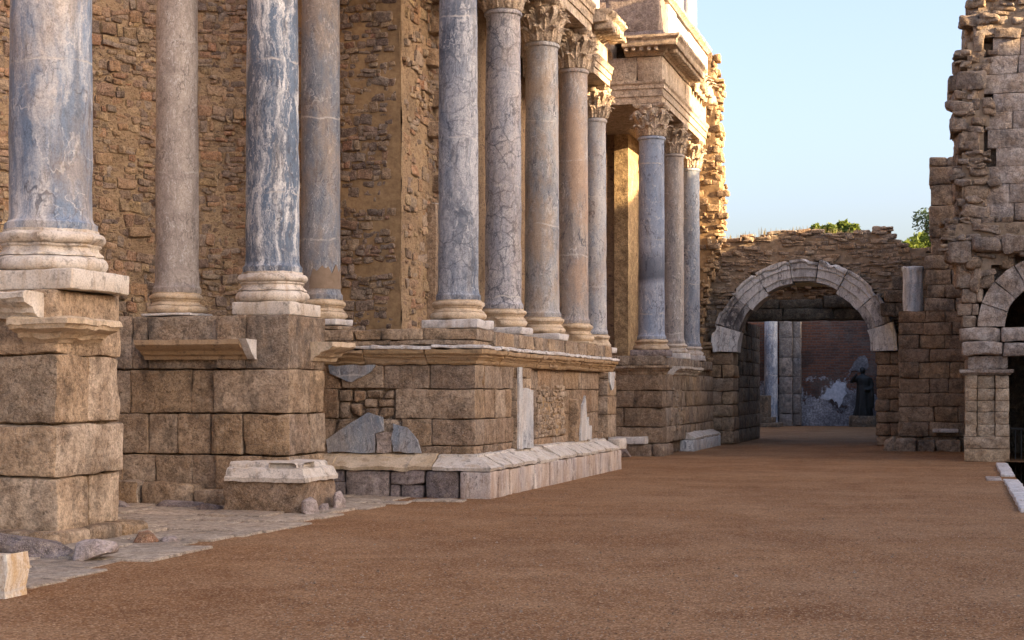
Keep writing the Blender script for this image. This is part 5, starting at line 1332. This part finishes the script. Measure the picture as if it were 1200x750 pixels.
def broken_slab():
    mb = MB(); n = 9
    prism(mb, [(-7.62,-.05), (-7.04,-.05), (-7.03,.2), (-7.05,.36), (-7.25,.35), (-7.4,.33), (-7.62,.36)], 'y', 10.70, 11.0, a=.032)
    o = mb.build('marble_fragment', M['shard'], loc=(-7.3, 10.85, 0), smooth=40); tag(o, 'upright broken block of white and orange marble in the lower left corner', 'stone', 'loose stones lying before the pedestals')
broken_slab()
rock('rock', -8.75, 13.45, 1.5, .5, .30, 'bluestone', 'flat dark purple stone lying at the foot of the nearest pedestal', rot=.12, tilt=-.10, seed=3)
rock('rock', -7.85, 13.4, .56, .42, .24, 'pinkstone', 'pale pink boulder beside the flat dark stone', rot=.3, seed=4)
rock('rock', -8.22, 15.0, .30, .24, .17, 'redstone', 'small reddish stone by the corner of the pedestal step', rot=.6, seed=5)
rock('rock', -8.02, 15.15, .26, .2, .09, 'pinkstone', 'little pale stone right of the small reddish one', rot=.2, seed=6)
rock('rock', -9.0, 13.0, .30, .3, .40, 'white', 'white marble lump half hidden at the left edge above the dark stone', rot=.2, seed=7)
rock('marble_chunk', -8.10, 19.12, .26, .20, .30, 'pinkstone', 'pointed pale marble chunk leaning on the corner of the low plinth', rot=.5, seed=8)
rock('marble_chunk', -8.07, 19.55, .2, .2, .16, 'pinkstone', 'low marble chunk, middle of three against the low plinth', rot=.2, seed=9)
rock('marble_chunk', -8.05, 20.0, .24, .38, .34, 'pinkstone', 'tall marble chunk, farthest of three against the low plinth', rot=.15, seed=10)
for i, (x, y, w, h, lab) in enumerate(((-10.3,19.75,.9,.12,'long purple stone sliver lying before the second pedestal step'), (-9.75,19.55,.5,.10,'short purple stone sliver left of the low plinth'), (-11.2,19.4,.8,.15,'broad purple stone chip farthest left before the second pedestal'))):
    rock('rock', x, y, w, .3, h, 'bluestone', lab, rot=rnd.uniform(-.3,.3), seed=20+i)
for (x, y, w, d, lab) in ((-8.0,21.4,.9,.5,'flat pale flagstone in the gravel before the dark foot slabs'), (-7.3,22.0,.8,.4,'thin flagstone at the near corner of the long podium')):
    loose('flagstone', x, y, w, d, .025, 'paving', lab, rot=.1, r=.02, a=.015)
rock('rock', -7.9, 37.95, .6, .45, .30, 'bluestone', 'dark rounded boulder before the far podium', seed=31)
rock('rock', -1.72, 43.85, .42, .35, .50, 'granite_grey', 'grey stone propped at the foot of the right arch pier', seed=32)

# ------------------------------------------------------------------ trees beyond the walls
def tree(x, y, ztop, rad, mat, label, n=2600, leafsize=.16, squash=.8, lobes=7):
    t = empty('tree', (x, y, 0), label, 'tree', 'trees beyond the walls')
    mb = MB(); zc = ztop-rad*squash
    def limb(p, q, r0, r1):
        p, q = Vector(p), Vector(q); vs = []; fs = []; d = (q-p).normalized(); e = d.cross(Vector((.2,1,.1))).normalized(); g = d.cross(e)
        for i in range(5):
            c = p.lerp(q, i/4)+nv((p.x+i, p.y, q.z), 1, 3)*.12*(i % 4 > 0); r = r0+(r1-r0)*i/4
            for j in range(9): a = 2*math.pi*j/9; vs.append(c+(e*math.cos(a)+g*math.sin(a))*r)
        for i in range(4):
            for j in range(9): jj = (j+1) % 9; fs.append((i*9+j, i*9+jj, i*9+9+jj, i*9+9+j))
        mb.add(vs, fs)
    limb((x,y,-.1), (x+.2,y,zc*.7), .3, .2)
    cs = []
    for i in range(lobes):
        a = rnd.uniform(0, 6.28); rr = rad*rnd.uniform(.15, .7); c = Vector((x+rr*math.cos(a), y+rr*math.sin(a), zc+rad*squash*rnd.uniform(-.6, .55))); cs.append((c, rad*rnd.uniform(.3, .5)))
        limb((x+.2,y,zc*.7), c, .12, .03)
    mb.build('trunk', M['bark'], t)
    mb = MB()
    for i in range(n):
        c, r = rnd.choice(cs); v = Vector((rnd.gauss(0,1), rnd.gauss(0,1), rnd.gauss(0,1))).normalized()*r*rnd.random()**.35; p = c+v
        a = Vector((rnd.gauss(0,1), rnd.gauss(0,1), rnd.gauss(0,.6))).normalized(); b = a.cross(Vector((rnd.gauss(0,1), rnd.gauss(0,1), 1))).normalized(); s = leafsize*rnd.uniform(.6, 1.3)
        mb.add([p-a*s, p+b*s*.42, p+a*s, p-b*s*.42], [(0,1,2,3)])
    mb.build('crown', M[mat], t, smooth=0)
tree(-9.0, 108, 12.9, 1.5, 'leaf', 'round green tree top showing over the earth capped wall', 1500, .24)
tree(-7.4, 109, 13.3, 1.4, 'leaf', 'leafier green tree top right of the round one over the wall', 1500, .24)
tree(-1.6, 88, 10.4, 1.7, 'leaf', 'sunlit yellow green tree beside the right tower', 2400, .2)
tree(-1.0, 92, 11.9, 1.7, 'leaf_blue', 'dark fine leaved tree behind the yellow green one', 2400, .13)

# ------------------------------------------------------------------ unseen tiers of seats facing the stage, shaped to shade it (right of the picture)
def seating():
    t = empty('seating_tiers', (22, 8, -1.25), 'curved stone seating tiers facing the stage, out of view, shaped to shade it', 'seating')
    cx, cy = 3.0, 10.0; n = 64; a0, a1 = R_(-24), R_(62); rows = 26; ring = 13+rows*.95
    def rise(deg): return .70 if deg < 36 else .70-.10*min(1, (deg-36)/8)  # rows get lower towards the end so sun reaches the far columns
    mb = MB(); vs = []; fs = []
    for s in range(n+1):
        a = a0+(a1-a0)*s/n; h = rise(math.degrees(a)); prof = []
        for i in range(rows): r = 13+i*.95; z = -1.25+i*h; prof += [(r, z), (r, z+h)]
        prof += [(ring, -1.25+rows*h), (ring, -1.25)]; k = len(prof)
        for (r, z) in prof: vs.append((cx+r*math.cos(a), cy+r*math.sin(a), z))
    for s in range(n):
        for j in range(k-1): fs.append((s*k+j, s*k+k+j, s*k+k+j+1, s*k+j+1))
    fs.append(tuple(range(k))); fs.append(tuple(reversed([n*k+j for j in range(k)])))
    mb.add(vs, fs); mb.build('tiers', M['seat'], t, smooth=0)
    mb = MB(); vs = []; fs = []; m = 40; b1 = R_(23.3)                 # unseen wall added round the top to block the sun
    for s in range(m+1):
        a = a0+(b1-a0)*s/m; zt = -1.25+rows*.70+(4.4 if math.degrees(a) < 15 else 2.4)+.35*noise.noise(Vector((s*.8, 1, 2)))
        for r, z in ((ring+.02, -1.25), (ring+.02, zt), (ring+1.6, zt), (ring+1.6, -1.25)): vs.append((cx+r*math.cos(a), cy+r*math.sin(a), z))
    for s in range(m):
        for j in range(3): fs.append((s*4+j, s*4+4+j, s*4+5+j, s*4+j+1))
    fs.append((0,1,2,3)); fs.append((m*4+3,m*4+2,m*4+1,m*4))
    mb.add(vs, fs); mb.build('sun_block_wall', M['granite_dark_brown'], t, smooth=0)
seating()

# ------------------------------------------------------------------ light, sky, camera
ELEV, AZ = 12.0, -8.0            # sun height; direction measured from +X towards +Y
w = bpy.data.worlds.new('World'); SC.world = w; w.use_nodes = True
nt = w.node_tree; nt.nodes.clear()
sky = nt.nodes.new('ShaderNodeTexSky'); sky.sky_type = 'NISHITA'; sky.sun_disc = False
sky.sun_elevation = R_(ELEV); sky.sun_rotation = R_(90-AZ)
sky.altitude = 200; sky.air_density = .80; sky.dust_density = 5.8; sky.ozone_density = 2.1
bg = nt.nodes.new('ShaderNodeBackground'); bg.inputs['Strength'].default_value = .15
ow = nt.nodes.new('ShaderNodeOutputWorld')
nt.links.new(sky.outputs[0], bg.inputs[0]); nt.links.new(bg.outputs[0], ow.inputs[0])
sl = bpy.data.lights.new('sun', 'SUN'); sl.energy = 4.2; sl.angle = R_(.5); sl.color = (1.0, .80, .50)
so = bpy.data.objects.new('sun', sl); COL.objects.link(so)
dv = Vector((math.cos(R_(ELEV))*math.cos(R_(AZ)), math.cos(R_(ELEV))*math.sin(R_(AZ)), math.sin(R_(ELEV))))
so.rotation_euler = (-dv).to_track_quat('-Z', 'Y').to_euler(); so.location = (30, 0, 30)

cam = bpy.data.cameras.new('camera'); co = bpy.data.objects.new('camera', cam); COL.objects.link(co)
cam.sensor_width = 36; cam.lens = 36*1855/1200; cam.shift_y = 84/1200; cam.clip_end = 3000; cam.clip_start = .1
co.location = (0, 0, 1.6); co.rotation_euler = (R_(90), 0, R_(15.688))
SC.camera = co
SC.render.resolution_x = 1024; SC.render.resolution_y = 640
vs_ = SC.view_settings
vs_.view_transform = 'Standard'; vs_.look = 'None'; vs_.gamma = 1; vs_.use_curve_mapping = False
vs_.exposure = 2.15
vs_.use_white_balance = True; vs_.white_balance_temperature = 7500; vs_.white_balance_tint = 20
